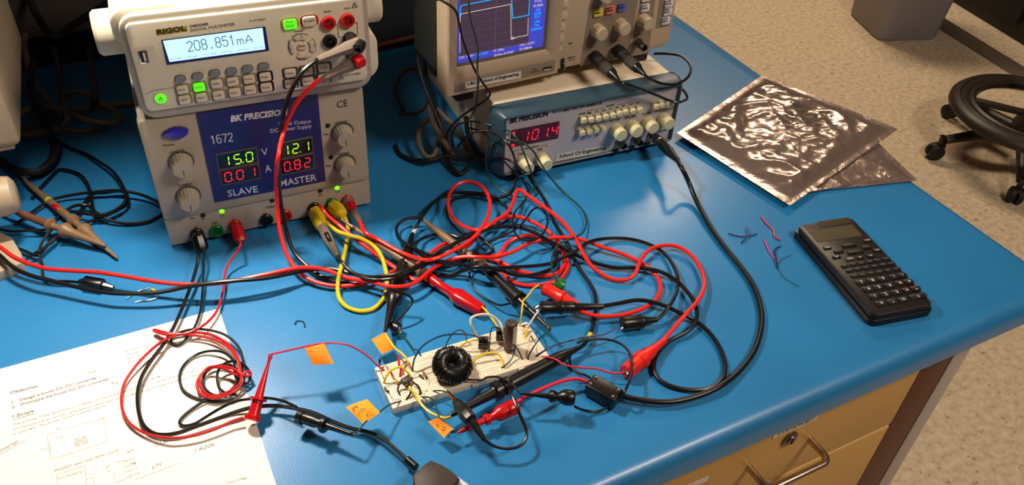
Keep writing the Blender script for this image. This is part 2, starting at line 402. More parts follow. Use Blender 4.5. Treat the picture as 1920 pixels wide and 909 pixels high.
# bin
b = B()
c0 = fl(1645, 78); c1 = fl(1747, 76); c2 = fl(1587, 32)
ux = (c1-c0); ux.z = 0; Lx = ux.length; ux.normalize(); uy = Vector((-ux.y, ux.x, 0))
def ringz(z, g, Lx, Ly, r=.035, seg=6):
    out = []
    for cx, cy, a0 in ((Lx-r, Ly-r, 0), (r, Ly-r, 90), (r, r, 180), (Lx-r, r, 270)):
        for k in range(seg+1):
            a = math.radians(a0+90*k/seg); X = cx+r*math.cos(a); Y = cy+r*math.sin(a)
            X = Lx/2+(X-Lx/2)*g; Y = Ly/2+(Y-Ly/2)*g
            out.append(c0+ux*X+uy*Y+Vector((0, 0, z)))
    return out
bb = bmesh.new(); rs = []
for z, g in ((0.002, .97), (.012, 1), (.5, 1.22), (.5, 1.27), (.53, 1.27), (.53, 1.20), (.02, .96)):
    rs.append([bb.verts.new(v) for v in ringz(z, g, Lx*1.12, .26)])
for r0, r1 in zip(rs, rs[1:]):
    n = len(r0)
    for k in range(n): bb.faces.new((r0[k], r0[(k+1) % n], r1[(k+1) % n], r1[k]))
bb.faces.new(rs[0][::-1]); bb.faces.new(rs[-1])
bmesh.ops.recalc_face_normals(bb, faces=bb.faces[:])
b.add(bb, 'bin'); o = b.out('waste_bin'); tag(o, 'grey plastic waste bin standing alone on the speckled floor', 'bin')
# stool
sx, sy = 2.43, 1.19
st = empty('laboratory_stool', (sx, sy, 0)); OFF[st.name] = Vector((sx, sy, 0))
tag(st, 'dark stool base on casters with a ribbed round foot ring', 'stool')
Z = Vector((0, 0, 1)); cc = Vector((sx, sy, 0))
B().lathe([(0.055, 0), (.055, .035), (.13, .04), (.16, .028), (.24, .026), (.24, .018), (.46, .018), (.46, .03), (.5, .03), (.5, 0)], cc, Z, 'stool', 24).out('column', st)
legang = [157.4, 86.6, 220, 292, 14]
for a in legang:
    a = math.radians(a); d = Vector((math.cos(a), math.sin(a), 0))
    pp = [cc+d*.03+Z*.095, cc+d*.12+Z*.088, cc+d*.19+Z*.076, cc+d*.240+Z*.066]
    b = B(); side = Vector((-d.y, d.x, 0)); q = bmesh.new(); rings = []
    for i, (p, wv, hv) in enumerate(zip(pp, (.022, .02, .017, .016), (.022, .018, .014, .012))):
        rings.append([q.verts.new(p+side*(wv*math.cos(t))+Z*(hv*math.sin(t))) for t in [2*math.pi*k/12 for k in range(12)]])
    for r0, r1 in zip(rings, rings[1:]):
        for k in range(12): q.faces.new((r0[k], r0[(k+1) % 12], r1[(k+1) % 12], r1[k]))
    q.faces.new(rings[0]); q.faces.new(rings[-1]); bmesh.ops.recalc_face_normals(q, faces=q.faces[:])
    b.add(q, 'stool'); lg = b.out('leg', st)
    c = cc+d*.248; b = B()
    b.lathe([(-.001, .008), (.05, .009)], c+Z*.03, Z, 'black', 10)
    for sgn in (-1, 1): b.lathe([(0, .018), (.002, .0235), (.014, .0245), (.018, .018)], c+d*.006+Z*.0245+side*(.002*sgn), side*sgn, 'blackm', 18)
    b.box(-.02, .02, -.006, .006, 0, .014, 'stool', .003, mtx=Matrix.Translation(c+Z*.036) @ Matrix.Rotation(a, 4, 'Z'))
    b.out('caster', lg)
# foot ring: ribbed flat band
b = B(); bb = bmesh.new(); N = 56; zr = .158
prof = [(.160, .0), (.162, .014), (.172, .019), (.180, .015), (.188, .020), (.198, .020), (.204, .015), (.211, .019), (.222, .016), (.229, .010), (.235, .003), (.236, -.006), (.228, -.014), (.180, -.014)]
rings = []
for k in range(N):
    a = 2*math.pi*k/N; rings.append([bb.verts.new(cc+Vector((r*math.cos(a), r*math.sin(a), zr+z))) for r, z in prof])
for k in range(N):
    r0, r1 = rings[k], rings[(k+1) % N]
    for j in range(len(prof)): bb.faces.new((r0[j], r0[(j+1) % len(prof)], r1[(j+1) % len(prof)], r1[j]))
bmesh.ops.recalc_face_normals(bb, faces=bb.faces[:]); b.add(bb, 'stool'); b.out('foot_ring', st)
for k in range(4):
    a = math.radians(128+90*k); d = Vector((math.cos(a), math.sin(a), 0)); side = Vector((-d.y, d.x, 0))
    b = B(); b.box(.02, .172, -.012, .012, -.008, .008, 'stool', .004, mtx=Matrix.Translation(cc+Z*zr) @ Matrix.Rotation(a, 4, 'Z')); b.out('spoke', st)
# floor cable cover and dark cupboard
p0, p1 = fl(1772, 48), fl(1960, 165); d = (p1-p0).normalized(); sd = Vector((-d.y, d.x, 0)); p0 = p0-d*1.2
b = B(); b.prism([p0-sd*.05, p0-sd*.025+Z*.012, p0+sd*.025+Z*.012, p0+sd*.05], (p1-p0).length+.6, 'cover', d)
o = b.out('cable_cover'); tag(o, 'low dark cable cover running over the floor behind the stool', 'cable cover')
b = B(); q0 = fl(1800, 12); q1 = fl(1940, 98); d = (q1-q0).normalized(); ang = math.atan2(d.y, d.x)
cup = empty('low_cupboard', q0, ang); tag(cup, 'dark brown cupboard on the floor beyond the cable cover', 'cupboard')
B().box(-.15, 1.25, .0, .55, .0, .62, 'floor_dark', .004).out('body', cup)
for k in range(3): B().box(-.13+k*.46, .30+k*.46, -.016, -.001, .06, .6, 'floor_dark', .003).out('door', cup)
# ------------------------------------------------ bench power supply
X, Z3 = Vector((1, 0, 0)), Vector((0, 0, 1))
def rib_knob(fr, name, c, r, d, m, parent, skirt=True, tip=True):
    """fluted knob standing d out of the front plane; c = local centre on the panel"""
    b = B(); c = Vector((c.x, c.y, c.z))
    prof = [(0, r*1.12), (.0012, r*1.14), (.0022, r*1.02)] if skirt else [(0, r)]
    if skirt: b.lathe(prof, c, NF, m, 36)
    b.lathe([(.0015, r), (d*.86, r*.9), (d, r*.82), (d+.0001, 0)], c, NF, m, 72, flute=.055, nfl=18)
    if tip: b.box(c.x-.0005, c.x+.0005, c.y-d-.0003, c.y-d, c.z-r*.75, c.z-.0005, 'inkgrey')
    return b.out(name, parent)
PS = Frame('power_supply', (.005, .7941, T), -2.85); r = PS.root
tag(r, 'putty coloured triple output bench power supply with navy display panel under the multimeter', 'power supply')
PW, PH = .2325, .1685
b = B(); b.rr(0, PW, .041, PH, .014, 0.0, .006, 'psu', bev=.0012)
b.rr(.0, PW, .004, .041, .014, .0018, .0025, 'psu', bev=.0008)
b.box(.001, PW-.001, .0145, .27, .004, PH-.002, 'psu', .003)
b.out('case', r)
for x in (.02, PW-.02):
    for y in (.02, .25): B().lathe([(.0002, .008), (.0042, .009)], (x, y, 0), Z3, 'blackm', 14).out('foot', r)
# navy panel
q = [PS.f(*p, .0003) for p in ((402.5, 379), (610.5, 338.5), (595, 172), (365.5, 203))]
for v in q[2:]: v.z = min(v.z, PH-.0012)
B().prism(q, .0007, 'navy').out('display_panel', r, label='navy display panel')
pd = .0011
def led_win(TL, TR, BR, BL, mid, top, bot, name):
    q = [PS.f(*p, pd) for p in (BL, BR, TR, TL)]
    w = B().prism(q, .0006, 'inkgrey', bev=.0003)
    def lerp(a, c, t): return a+(c-a)*t
    bl, br, tr, tl = q; n = NF*.0008
    def cell(v0, v1):
        e = .03
        P = [lerp(lerp(bl, tl, v0), lerp(br, tr, v0), e), lerp(lerp(bl, tl, v0), lerp(br, tr, v0), 1-e), lerp(lerp(bl, tl, v1), lerp(br, tr, v1), 1-e), lerp(lerp(bl, tl, v1), lerp(br, tr, v1), e)]
        w.prism([p+n for p in P], .0003, 'window'); return P
    lo = cell(.05, .46); hi = cell(.54, .95); o = w.out(name, r)
    for P, s, m_ in ((hi, top, 'seg_g'), (lo, bot, 'seg_r')):
        u = P[1]-P[0]; W = u.length; H = (P[3]-P[0]).length; nd = 3; wd = W*.165
        b = B(); digits(b, s, P[0]+u*.10+Vector((0, -.0012, 0))+Z3*H*.16, u, P[3]-P[0], wd, H*.68, m_, pitch=W*.31, th=.0003, sl=.04); b.out('digits', o)
led_win((404, 288.5), (481, 274.5), (489.5, 334), (414.5, 348.5), 0, '15.0', '0.01', 'led_readout')
led_win((518, 268), (585.5, 254.5), (591, 316), (527, 329), 0, '12.1', '0.82', 'led_readout')
b = B()
PS.ftext(b, 'BK PRECISION', (432.5, 229), (541, 215), 12.5, 'white', d=pd, shear=.25, bold=.04)
p, q = PS.f(397, 270, pd), PS.f(437, 264, pd); strokes(b, '1672', p, q-p, Z3, (q-p).length, .0098, 'white', .0011, pitch=5.6)
PS.ftext(b, 'Triple Output', (522, 239), (584, 232), 9, 'white', d=pd)
PS.ftext(b, 'DC Power Supply', (508, 251), (585, 241), 9, 'white', d=pd)
PS.ftext(b, 'V', (491, 292), (503, 290), 13, 'white', d=pd); PS.ftext(b, 'A', (498, 323), (509, 321), 13, 'white', d=pd)
PS.ftext(b, 'SLAVE', (428, 369), (484.5, 360), 12.5, 'white', d=pd, bold=.008); PS.ftext(b, 'MASTER', (526, 350), (594, 338), 12.5, 'white', d=pd, bold=.008)
b.out('white_lettering', r, label='white lettering')
b = B(); k = dict(d=.0002)
for s, a, c, h in (('CE', (632, 203), (652, 199), 13), ('Power', (306, 275), (329, 272), 4.5), ('VOLTAGE', (319, 288), (346, 284), 4), ('CURRENT', (334, 350), (362, 346), 4),
                   ('VOLTAGE', (628, 233), (651, 229), 4), ('CURRENT', (633, 292), (656, 288), 4), ('Fine', (607, 254), (616, 253), 4), ('Fine', (612, 313), (621, 312), 4)):
    PS.ftext(b, s, a, c, h, 'ink', **k)
for s, a, c, h in (('Par', (358, 411), (366, 410), 4), ('CC', (378, 413), (386, 412), 4), ('CV', (413, 407), (421, 406), 4), ('GND', (397, 421), (409, 419), 4), ('GND', (613, 376), (625, 374), 4), ('CC', (597, 368), (605, 367), 4), ('CV', (629, 362), (637, 361), 4),
                   ('OVERLOAD', (498, 391), (524, 387), 4), ('0-30V/0-3A', (396, 449), (424, 444), 4), ('5V/3A', (504, 427), (524, 423), 4)):
    PS.ftext(b, s, a, c, h, 'ink', d=-.0016)
for px, py, plus in ((367, 426, 0), (438, 412.5, 1), (497, 400, 0), (531, 391.5, 1), (587, 380, 0), (649.5, 366.5, 1)):
    p = PS.f(px, py, -.0016); b.box(p.x-.0018, p.x+.0018, p.y-.0002, p.y, p.z-.0004, p.z+.0004, 'ink')
    if plus: b.box(p.x-.0004, p.x+.0004, p.y-.0002, p.y, p.z-.0018, p.z+.0018, 'ink')
b.out('dark_lettering', r, label='small dark lettering')
# power button: rounded triangle
pb = []
for k_ in range(30):
    a = 2*math.pi*k_/30; ca, sa = math.cos(a), math.sin(a)
    X_ = .0125*ca; Zz = (.0064 if sa > 0 else .0072)*sa*(1-.30*(-ca if ca < 0 else 0))
    pb.append((X_, Zz))
c = PS.f(328, 248, 0)
B().prism([Vector((c.x+a*1.1, -.0003, c.z+z*1.12)) for a, z in pb], .0006, 'inkgrey').prism([Vector((c.x+a, -.0009, c.z+z)) for a, z in pb], .0022, 'navyb', bev=.0009).out('power_button', r, label='navy push button')
for px, py, R_ in ((339, 303, .0118), (352.5, 367, .0118), (641.5, 248, .0112), (646, 307, .0112)):
    c = PS.f(px, py, 0); B().lathe([(0, .0136), (.0004, .0136)], c, NF, 'inkgrey', 36).out('knob_recess', r)
    rib_knob(PS, 'knob', c, R_, .0165, 'knob', r, skirt=False)
for px, py, m_ in ((380.6, 403, 'blackm'), (415.8, 396, 'gled'), (510.5, 375.4, 'blackm'), (600.6, 357, 'blackm'), (632, 352, 'gled'), (614.7, 235, 'blackm'), (620.7, 294.5, 'blackm')):
    c = PS.f(px, py, -.0017 if py > 350 else 0)
    B().lathe([(0, .0028), (.0006, .0028), (.0012, .0022), (.002, 0)], c, NF, m_, 16).out('indicator_led', r)
SOCK = {}
def socket(fr, par, px, py, m_, R_=.0082, d=0, name='banana_socket'):
    c = fr.f(px, py, d); b = B()
    b.lathe([(0, R_), (.003, R_), (.0036, R_*.93), (.0036, R_*.62), (.001, R_*.60), (.001, R_*.32), (.0032, R_*.30), (.0034, 0)], c, NF, m_, 28)
    b.lathe([(.0034, R_*.16), (.0036, 0)], c, NF, 'blackm', 10); b.out(name, par); return c
for i, (px, py, m_) in enumerate(((369, 438, 'black'), (406, 431.7, 'greenp'), (441, 422, 'redd'), (499, 411, 'black'), (534.5, 403, 'redd'), (589, 389, 'black'), (622.5, 381, 'greenp'), (651, 375.4, 'redd'))):
    SOCK[i] = socket(PS, r, px, py, m_, .0078, -.0016)

# ------------------------------------------------ digital multimeter
DM = Frame('digital_multimeter', (.0169, .7868, T+.1809), -4.43); r = DM.root
tag(r, 'cream digital multimeter with lit display and banana sockets lying on the power supply', 'multimeter')
W_, H_ = .2235, .0932
b = B(); b.rr(.0, W_, 0, H_, .012, 0, .0065, 'cream', bev=.0016, seg=6)
b.box(.004, W_-.004, .012, .27, .003, H_-.003, 'cream', .006); b.out('case', r)
b = B(); b.rr(-.006, W_+.006, -.0112, H_+.006, .05, .004, .016, 'creamd', bev=.003, seg=7); b.out('front_bumper', r, label='soft grey cream bumper')
b = B(); b.rr(-.006, W_+.006, -.0112, H_+.006, .285, .25, .016, 'creamd', bev=.004, seg=7); b.out('rear_bumper', r)
for x, s in ((-.006, -1), (W_+.006, 1)):
    B().lathe([(0, .021), (.004, .0225), (.022, .0225), (.025, .020), (.025, 0)], (x, .062, .060), (s, 0, 0), 'cream', 40).out('handle_hub', r)
# corner bumper pads on top of the case
B().rr(-.012, .055, H_-.028, H_+.010, .075, .012, .014, 'cream', bev=.004, seg=7).out('corner_pad', r)
B().rr(W_-.02, W_+.017, -.008, .048, .06, .015, .016, 'cream', bev=.004, seg=7).out('corner_pad', r)
B().rr(W_-.03, W_+.017, H_-.034, H_+.008, .06, .015, .016, 'cream', bev=.004, seg=7).out('corner_pad', r)
# display
P = [DM.f(*p, .0002) for p in ((313, 121.5), (504.5, 94.5), (497.5, 49.5), (302.5, 75))]
fb = [DM.f(*p, .0001) for p in ((318, 133), (524, 103), (509, 36), (292, 66))]
b = B(); b.prism(P, .0005, 'lcdb')
def shr(P, e):
    c = sum(P, Vector())/len(P); return [c+(p-c)*e for p in P]
P2 = [P[0]+(P[2]-P[0])*.03+Z3*.0022, P[1]-X*.0035+Z3*.0022, P[2]-X*.0030-Z3*.0008, P[3]+X*.0012-Z3*.0008]
b.prism([p+NF*.0006 for p in P2], .0002, 'lcd'); disp = b.out('display', r, label='bright lit display window')
b = B(); p, q = DM.f(353.5, 96.5, .0012), DM.f(441, 84, .0012); tp = DM.f(352, 78, .0012); strokes(b, '208.851', p, q-p, Z3, (q-p).length, tp.z-p.z, 'lcdtxt', .00075, pitch=5.6)
p, q = DM.f(446, 83.5, .0012), DM.f(473, 79.5, .0012); strokes(b, 'mA', p, q-p, Z3, (q-p).length, (tp.z-p.z)*0+.0082, 'lcdtxt', .0007, pitch=6)
for x0, x1 in ((320, 345), (352, 376), (382, 410), (416, 440), (446, 470), (476, 498)):
    DM.ftext(b, 'Range' if x0 < 400 else 'Disp', (x0, 113-(x0-320)*.135), (x1-4, 113-(x1-320)*.135), 3, 'lcdb', d=.0012, bold=-.02)
b.out('digits', disp)
b = B()
lp, lq = DM.f(291, 68, .0003), DM.f(351, 49, .0003)
b.prism([DM.f(*p, .0002) for p in ((294, 67), (352, 58.5), (350.5, 48), (292, 56))], .0003, 'rigoly')
b.out('badge', r, label='yellow badge')
b = B(); DM.ftext(b, 'RIGOL', (295.5, 65.5), (350, 57.5), 10.5, 'ink', d=.0008, bold=.03)
DM.ftext(b, 'DM3058E', (357, 52), (391, 47), 5, 'ink', d=.0004, bold=.01); DM.ftext(b, 'DIGITAL MULTIMETER', (358, 59.5), (441, 47.5), 5.5, 'inkgrey', d=.0004)
DM.ftext(b, '5 1/2 Digits', (469, 42.5), (499, 38), 5, 'inkgrey', d=.0004)
DM.ftext(b, 'Range+', (553, 61.5), (572, 58.5), 4, 'ink', d=.0004); DM.ftext(b, 'Range-', (560, 114), (577, 111.5), 4, 'ink', d=.0004)
DM.ftext(b, 'Sense', (608, 24), (621, 22), 4, 'ink', d=.0004); DM.ftext(b, 'Input', (646, 18), (657, 16.5), 4, 'ink', d=.0004)
DM.ftext(b, 'CAT II 300V', (646, 143), (677, 139), 3.6, 'inkgrey', d=.0004)
def lines(b, fr, pts, m_, d=.0004, wd=.0004):
    Q = [fr.f(*p, d) for p in pts]
    for a, c in zip(Q, Q[1:]):
        u = (c-a).normalized(); n = Vector((-u.z, 0, u.x))*wd/2; b.prism([a-n, c-n, c+n, a+n], .0002, m_)
lines(b, DM, [(629, 46), (633, 47), (635, 70), (642, 69)], 'inkgrey'); lines(b, DM, [(665, 42), (670, 42), (671, 65), (664, 66)], 'inkgrey')
for c_ in ((665.5, 10), (640, 144)):
    lines(b, DM, [(c_[0]-5, c_[1]+4.5), (c_[0]+5, c_[1]+3), (c_[0]-1, c_[1]-6), (c_[0]-5, c_[1]+4.5)], 'ink')
    lines(b, DM, [(c_[0]-1, c_[1]-2), (c_[0]+.5, c_[1]+2)], 'ink')
lines(b, DM, [(272, 177), (285, 170), (300, 167.5), (327, 164)], 'inkgrey', wd=.0003)
b.out('dark_lettering', r, label='small dark lettering')
def pxrr(b, fr, cx, cy, wpx, hpx, d0, d1, m_, rad=.3, bev=.0005, k=.0062):
    """rounded key centred on a pixel, wpx x hpx pixels"""
    c = fr.f(cx, cy, d0); c2 = fr.f(cx+wpx/2, cy-wpx/2*.14, d0); c3 = fr.f(cx-1, cy-hpx/2, d0)
    w2 = abs(c2.x-c.x); h2 = abs(c3.z-c.z)
    b.rr(c.x-w2, c.x+w2, c.z-h2, c.z+h2, -d0, -d1, min(w2, h2)*rad, m_, bev); return c, w2, h2
b = B(); pxrr(b, DM, 275, 106.5, 36, 38, 0, .0003, 'cream', .15, 0); pxrr(b, DM, 269.5, 107, 17, 25, .0003, .0009, 'metal', .25, .0001); pxrr(b, DM, 269, 107, 12, 20, .0009, .001, 'blackm', .1, 0); pxrr(b, DM, 271, 106.5, 4, 16, .0010, .0012, 'white', .1, 0); b.out('usb_port', r)
for px, py in ((337.6, 148), (370, 143), (402, 137.5), (433.5, 134), (463.6, 129), (493.7, 124.6)):
    b = B(); pxrr(b, DM, px, py, 22.5, 15, 0, .0002, 'inkgrey', .9, 0); pxrr(b, DM, px, py, 19, 12, .0003, .0028, 'btn', .8); b.out('soft_key', r)
k1 = [(342, 167, 'DCV'), (373.4, 162.4, 'DCI'), (406, 156, 'OHM'), (436.4, 152, 'CONT'), (467, 147.5, 'Freq'), (497, 143, 'Preset')]
k2 = [(346, 186, 'ACV'), (378, 182, 'ACI'), (410, 177.6, 'CAP'), (440, 172.7, 'DIO'), (469, 167.6, 'Sens'), (499, 162.7, '2nd')]
k3 = [(544, 136, 'Meas'), (575, 132, 'Math'), (607, 126, 'Trig'), (545, 156, 'Help'), (577, 151, 'Save'), (607, 145, 'Util')]
for i, (px, py, s) in enumerate(k1+k2+k3):
    lit = i == 1; blk = s in ('Preset', '2nd')
    b = B(); pxrr(b, DM, px, py, 30, 19.5, 0, .0003, 'black' if blk else 'btnd' if i >= 12 else 'scoped', .4, 0)
    pxrr(b, DM, px, py, 21, 14.5, .0003, .0028, 'gkey' if lit else 'cream', .4)
    DM.ftext(b, s, (px-7, py+4), (px+6, py+2), 3.5, 'inkgrey' if not lit else 'lcdtxt', d=.0030); b.out('key', r)
b = B(); c = DM.f(301, 184, 0); b.lathe([(0, .0062), (.0008, .006)], c, NF, 'cream', 28); b.lathe([(.0008, .0055), (.0022, .0052), (.0028, .004), (.003, 0)], c, NF, 'gkey', 28)
b.lathe([(.0031, .0021), (.0032, .0021)], c, NF, 'lcdtxt', 20); b.lathe([(.0032, .0015), (.0033, .0015)], c, NF, 'gkey', 20); b.box(c.x-.0003, c.x+.0003, -.0036, -.0033, c.z, c.z+.003, 'lcdtxt'); b.out('power_key', r, label='green lit power key')
b = B(); pxrr(b, DM, 543, 44.5, 34, 22, 0, .0003, 'btnr', .8, 0); pxrr(b, DM, 543.5, 44.5, 25, 18, .0003, .003, 'gkey', .45); DM.ftext(b, 'Run', (537, 43.5), (549, 42), 5, 'lcdtxt', d=.0031); DM.ftext(b, 'Hold', (537, 52), (551, 50), 5, 'lcdtxt', d=.0031); b.out('run_key', r, label='green lit key')
b = B(); pxrr(b, DM, 580, 39, 34, 22, 0, .0003, 'redd', .8, 0); pxrr(b, DM, 579.6, 39, 25, 18, .0003, .003, 'cream', .45); DM.ftext(b, 'Single', (570, 43), (590, 40), 5, 'inkgrey', d=.0031); b.out('single_key', r)
cN = DM.f(566.7, 86.5, 0)
for k_ in range(4):
    a0 = math.radians(90*k_+8); b = B(); pts = []
    for j in range(9): a = math.radians(90*k_+10+70*j/8); pts.append(Vector((cN.x+.0138*math.cos(a), -.0002, cN.z+.0125*math.sin(a))))
    for j in range(9): a = math.radians(90*k_+80-70*j/8); pts.append(Vector((cN.x+.0085*math.cos(a), -.0002, cN.z+.0075*math.sin(a))))
    a = math.pi/4; R2 = Matrix.Translation((cN.x, 0, cN.z)) @ Matrix.Rotation(a, 4, 'Y') @ Matrix.Translation((-cN.x, 0, -cN.z))
    b.prism([Vector((cN.x+(v.x-cN.x)*1.06, 0, cN.z+(v.z-cN.z)*1.06)) for v in pts], .0005, 'btnd', mtx=R2)
    b.prism(pts, .0018, 'cream', bev=.0004, mtx=R2)
    g = [R2 @ Vector((cN.x+.0112*math.cos(math.radians(90*k_+45+dd)), -.0022, cN.z+.0112*math.sin(math.radians(90*k_+45+dd)))) for dd in (-7, 7)]
    tpt = R2 @ Vector((cN.x+.0125*math.cos(math.radians(90*k_+45)), -.0022, cN.z+.0125*math.sin(math.radians(90*k_+45))))
    for gg in g: b.tube([gg, tpt], .00025, 'ink', seg=4, smooth=False)
    b.out('arrow_key', r)
b = B(); pxrr(b, DM, 566.7, 86.5, 17, 11, 0, .002, 'cream', .8); DM.ftext(b, 'Auto', (560, 89), (573, 87), 4.5, 'ink', d=.0022); b.out('auto_key', r)
for px, py, m_ in ((615.4, 42.4, 'redd'), (651, 37, 'redd'), (618, 76, 'black'), (655.5, 71.6, 'black'), (661, 104, 'black')):
    socket(DM, r, px, py, m_, .0073, 0)
# ------------------------------------------------ function generator
FG = Frame('function_generator', (.4105, .7693, T+.0105), -2.85); r = FG.root
tag(r, 'function generator with slate blue bezel and red digital readout under the oscilloscope', 'function generator')
W_, H_ = .2505, .0825
e = .0085
b = B()
# flared bezel ring lofted from the face edge to the cover
bb = bmesh.new(); RG = []
for y, l, rt, tp, bt, rad in ((.0, .0, .0, .0, .0, .002), (-.0025, .0, .0, .0, .0, .002), (-.004, .0015, .0015, .0012, .0012, .003), (-.003, .004, .004, .0035, .0035, .005), (.004, .008, .008, .006, .0065, .007), (.014, .011, .011, .0068, .0075, .008), (.026, .0115, .0115, .0060, .0075, .008), (.0265, .006, .006, .002, .003, .004)):
    ring_ = []
    for cx_, cz_, a0 in ((W_+rt-rad, H_+tp-rad, 0), (-l+rad, H_+tp-rad, 90), (-l+rad, -bt+rad, 180), (W_+rt-rad, -bt+rad, 270)):
        for k_ in range(6):
            a_ = math.radians(a0+90*k_/5); ring_.append(bb.verts.new((cx_+rad*math.cos(a_), y, cz_+rad*math.sin(a_))))
    RG.append(ring_)
for r0, r1 in zip(RG, RG[1:]):
    for k_ in range(24): bb.faces.new((r0[k_], r0[(k_+1) % 24], r1[(k_+1) % 24], r1[k_]))
bb.faces.new(RG[-1]); bmesh.ops.recalc_face_normals(bb, faces=bb.faces[:]); b.add(bb, 'fgblue')
b.out('bezel', r, label='slate blue bezel')
b = B(); b.box(-.0005, W_+.0005, 0, .017, -.0005, H_+.0005, 'fgface'); b.out('face_panel', r, label='pale grey face panel')
B().box(-e+.004, W_+e-.004, .0268, .28, -e*.7, H_+.0048, 'fgtop', .004).out('cover', r, label='beige steel cover')
B().box(-e+.002, W_+e-.002, .281, .295, -e*.85, H_+e*.78, 'fgblue', .004).out('rear_bezel', r)
for x in (.02, W_-.02):
    for y in (.02, .26): B().lathe([(-.0105+.0001, .008), (-.0105+.004, .009)], (x, y, 0), Z3, 'blackm', 14).out('foot', r)
B().tube([FG.loc(at(866, 208, .055)), FG.loc(at(866, 208, .055))+Vector((0, -.0, 0)), Vector((-.0125, .10, .03)), Vector((-.0125, .085, .004)), Vector((-.0125, .03, -.003))][2:], .0035, 'blackm', seg=8).out('tilt_handle', r)
q = [FG.f(*p, .0002) for p in ((957, 276), (1046, 258.5), (1049, 227), (959, 244))]
b = B(); b.prism(q, .0008, 'fgwin'); dsp = b.out('readout_window', r, label='dark red readout window')
b = B(); u = q[1]-q[0]; Wd, Hd = u.length, (q[3]-q[0]).length
digits(b, '101.4', q[0]+u*.22+Z3*Hd*.24+NF*.001, u, Z3, Wd*.115, Hd*.55, 'seg_r', pitch=Wd*.205, th=.0003, sl=.12)
for k_ in range(2): b.prism([q[0]+NF*.001+u*.01+Z3*Hd*(.05+.72*k_), q[0]+NF*.001+u*.07+Z3*Hd*(.05+.72*k_), q[0]+NF*.001+u*.07+Z3*Hd*(.18+.72*k_), q[0]+NF*.001+u*.01+Z3*Hd*(.18+.72*k_)], .0003, 'seg_r')
b.out('digits', dsp)
b = B(); k = dict(d=.0003)
FG.ftext(b, 'BK PRECISION', (955, 232), (1029, 217.5), 10, 'blackm', shear=.3, bold=.045, **k); FG.ftext(b, '4011A', (1036, 213), (1053, 210), 5, 'ink', **k)
FG.ftext(b, '5MHz FUNCTION GENERATOR', (1055, 210), (1129, 195.5), 5, 'ink', shear=.1, bold=.015, **k)
for s, a, c, h in (('RANGE', (1137, 201), (1152, 198), 4), ('POWER', (1085, 216), (1098, 214), 3.5), ('DUTY CYCLE', (1142, 229), (1163, 225), 3.5), ('CMOS LEVEL', (1172, 223), (1193, 219), 3.5), ('DC OFFSET', (1204, 216), (1221, 213), 3.5), ('OUTPUT LEVEL', (1229, 211), (1253, 206), 3.5),
                   ('FREQUENCY', (984, 281), (1011, 276), 4), ('COARSE', (970, 291), (983, 289), 3.5), ('FINE', (1008, 282.5), (1017, 281), 3.5), ('MHz', (949, 254), (956, 253), 3.5), ('kHz', (949, 272), (956, 271), 3.5), ('DUTY', (1084, 237), (1093, 235.5), 3), ('CMOS', (1097, 235), (1106, 233.5), 3), ('OFFSET', (1108, 234), (1120, 232), 3), ('-20dB', (1124, 231), (1133, 229.5), 3),
                   ('OUTPUT', (1236, 249), (1251, 245), 4)):
    FG.ftext(b, s, a, c, h, 'ink', **k)
for i, (px, py) in enumerate(((1105, 214), (1119, 211), (1132, 209), (1145, 206), (1157, 203.5), (1169, 200), (1182, 198), (1195, 195))):
    FG.ftext(b, ('1', '10', '100', '1K', '10K', '100K', '1M', '5M')[i], (px-3, py), (px+3, py-1), 3, 'ink', **k)
lines(b, FG, [(1101, 213), (1101.5, 208), (1133, 202)], 'ink', wd=.0003); lines(b, FG, [(1156, 197), (1186, 190.5), (1187, 195)], 'ink', wd=.0003)
lines(b, FG, [(966, 287), (966, 282.5), (981, 279.5)], 'ink', wd=.0003); lines(b, FG, [(1013, 274), (1025, 271.5), (1026, 276)], 'ink', wd=.0003)
p = FG.f(1079, 245, .0003); b.box(p.x-.001, p.x+.001, -.0005, -.0003, p.z-.001, p.z+.001, 'ink'); p = FG.f(1078.5, 251, .0003); b.box(p.x-.001, p.x+.001, -.0005, -.0003, p.z-.0005, p.z+.0005, 'ink')
b.out('dark_lettering', r, label='dark lettering')
for px, py in [(1092, 223.6), (1105.7, 222.5), (1119.5, 220), (1133, 217), (1146, 214.5), (1158.4, 211), (1170, 208), (1183.6, 206.5), (1197, 204), (1089, 247), (1102.7, 245.4), (1115, 242), (1128.5, 240), (1227, 198), (1238, 195), (1252, 192.7)]:
    c = FG.f(px-2, py-3, 0)
    B().box(c.x-.0036, c.x+.0036, -.0095, 0, c.z-.0033, c.z+.0033, 'knoby', .0007).out('push_button', r)
for px, py, R_, d in ((1153, 241, .0092, .019), (1183, 234.5, .0092, .019), (1212.4, 227.5, .0092, .019), (1242, 220.5, .0092, .019), (979, 302, .0092, .02), (1014, 295, .0088, .02)):
    c = FG.f(px, py, 0); b = B()
    b.lathe([(0, R_*.9), (.0012, R_*.9), (.0016, R_), (d*.92, R_*.94), (d, R_*.86), (d+.0001, R_*.8), (d-.0006, 0)], c, NF, 'knoby', 40, flute=0); b.out('knob', r)
def bnc(fr, px, py, par, L=.014, m_='dkmetal'):
    c = fr.f(px, py, 0); b = B()
    b.lathe([(0, .0068), (.002, .0068), (.0024, .0056), (.004, .005), (L-.001, .005), (L, .0047), (L, .0040), (.004, .0038), (.004, .0022), (L-.003, .002), (L-.003, .0008), (.005, 0)], c, NF, m_, 24)
    for s in (-1, 1): b.lathe([(.005, .001), (.0066, 0)], c+NF*(L-.006), (s, 0, 0), m_, 8)
    b.out('bnc_socket', par); return c
FGB = [bnc(FG, 1161, 265, r), bnc(FG, 1191, 259, r), bnc(FG, 1221, 251, r)]
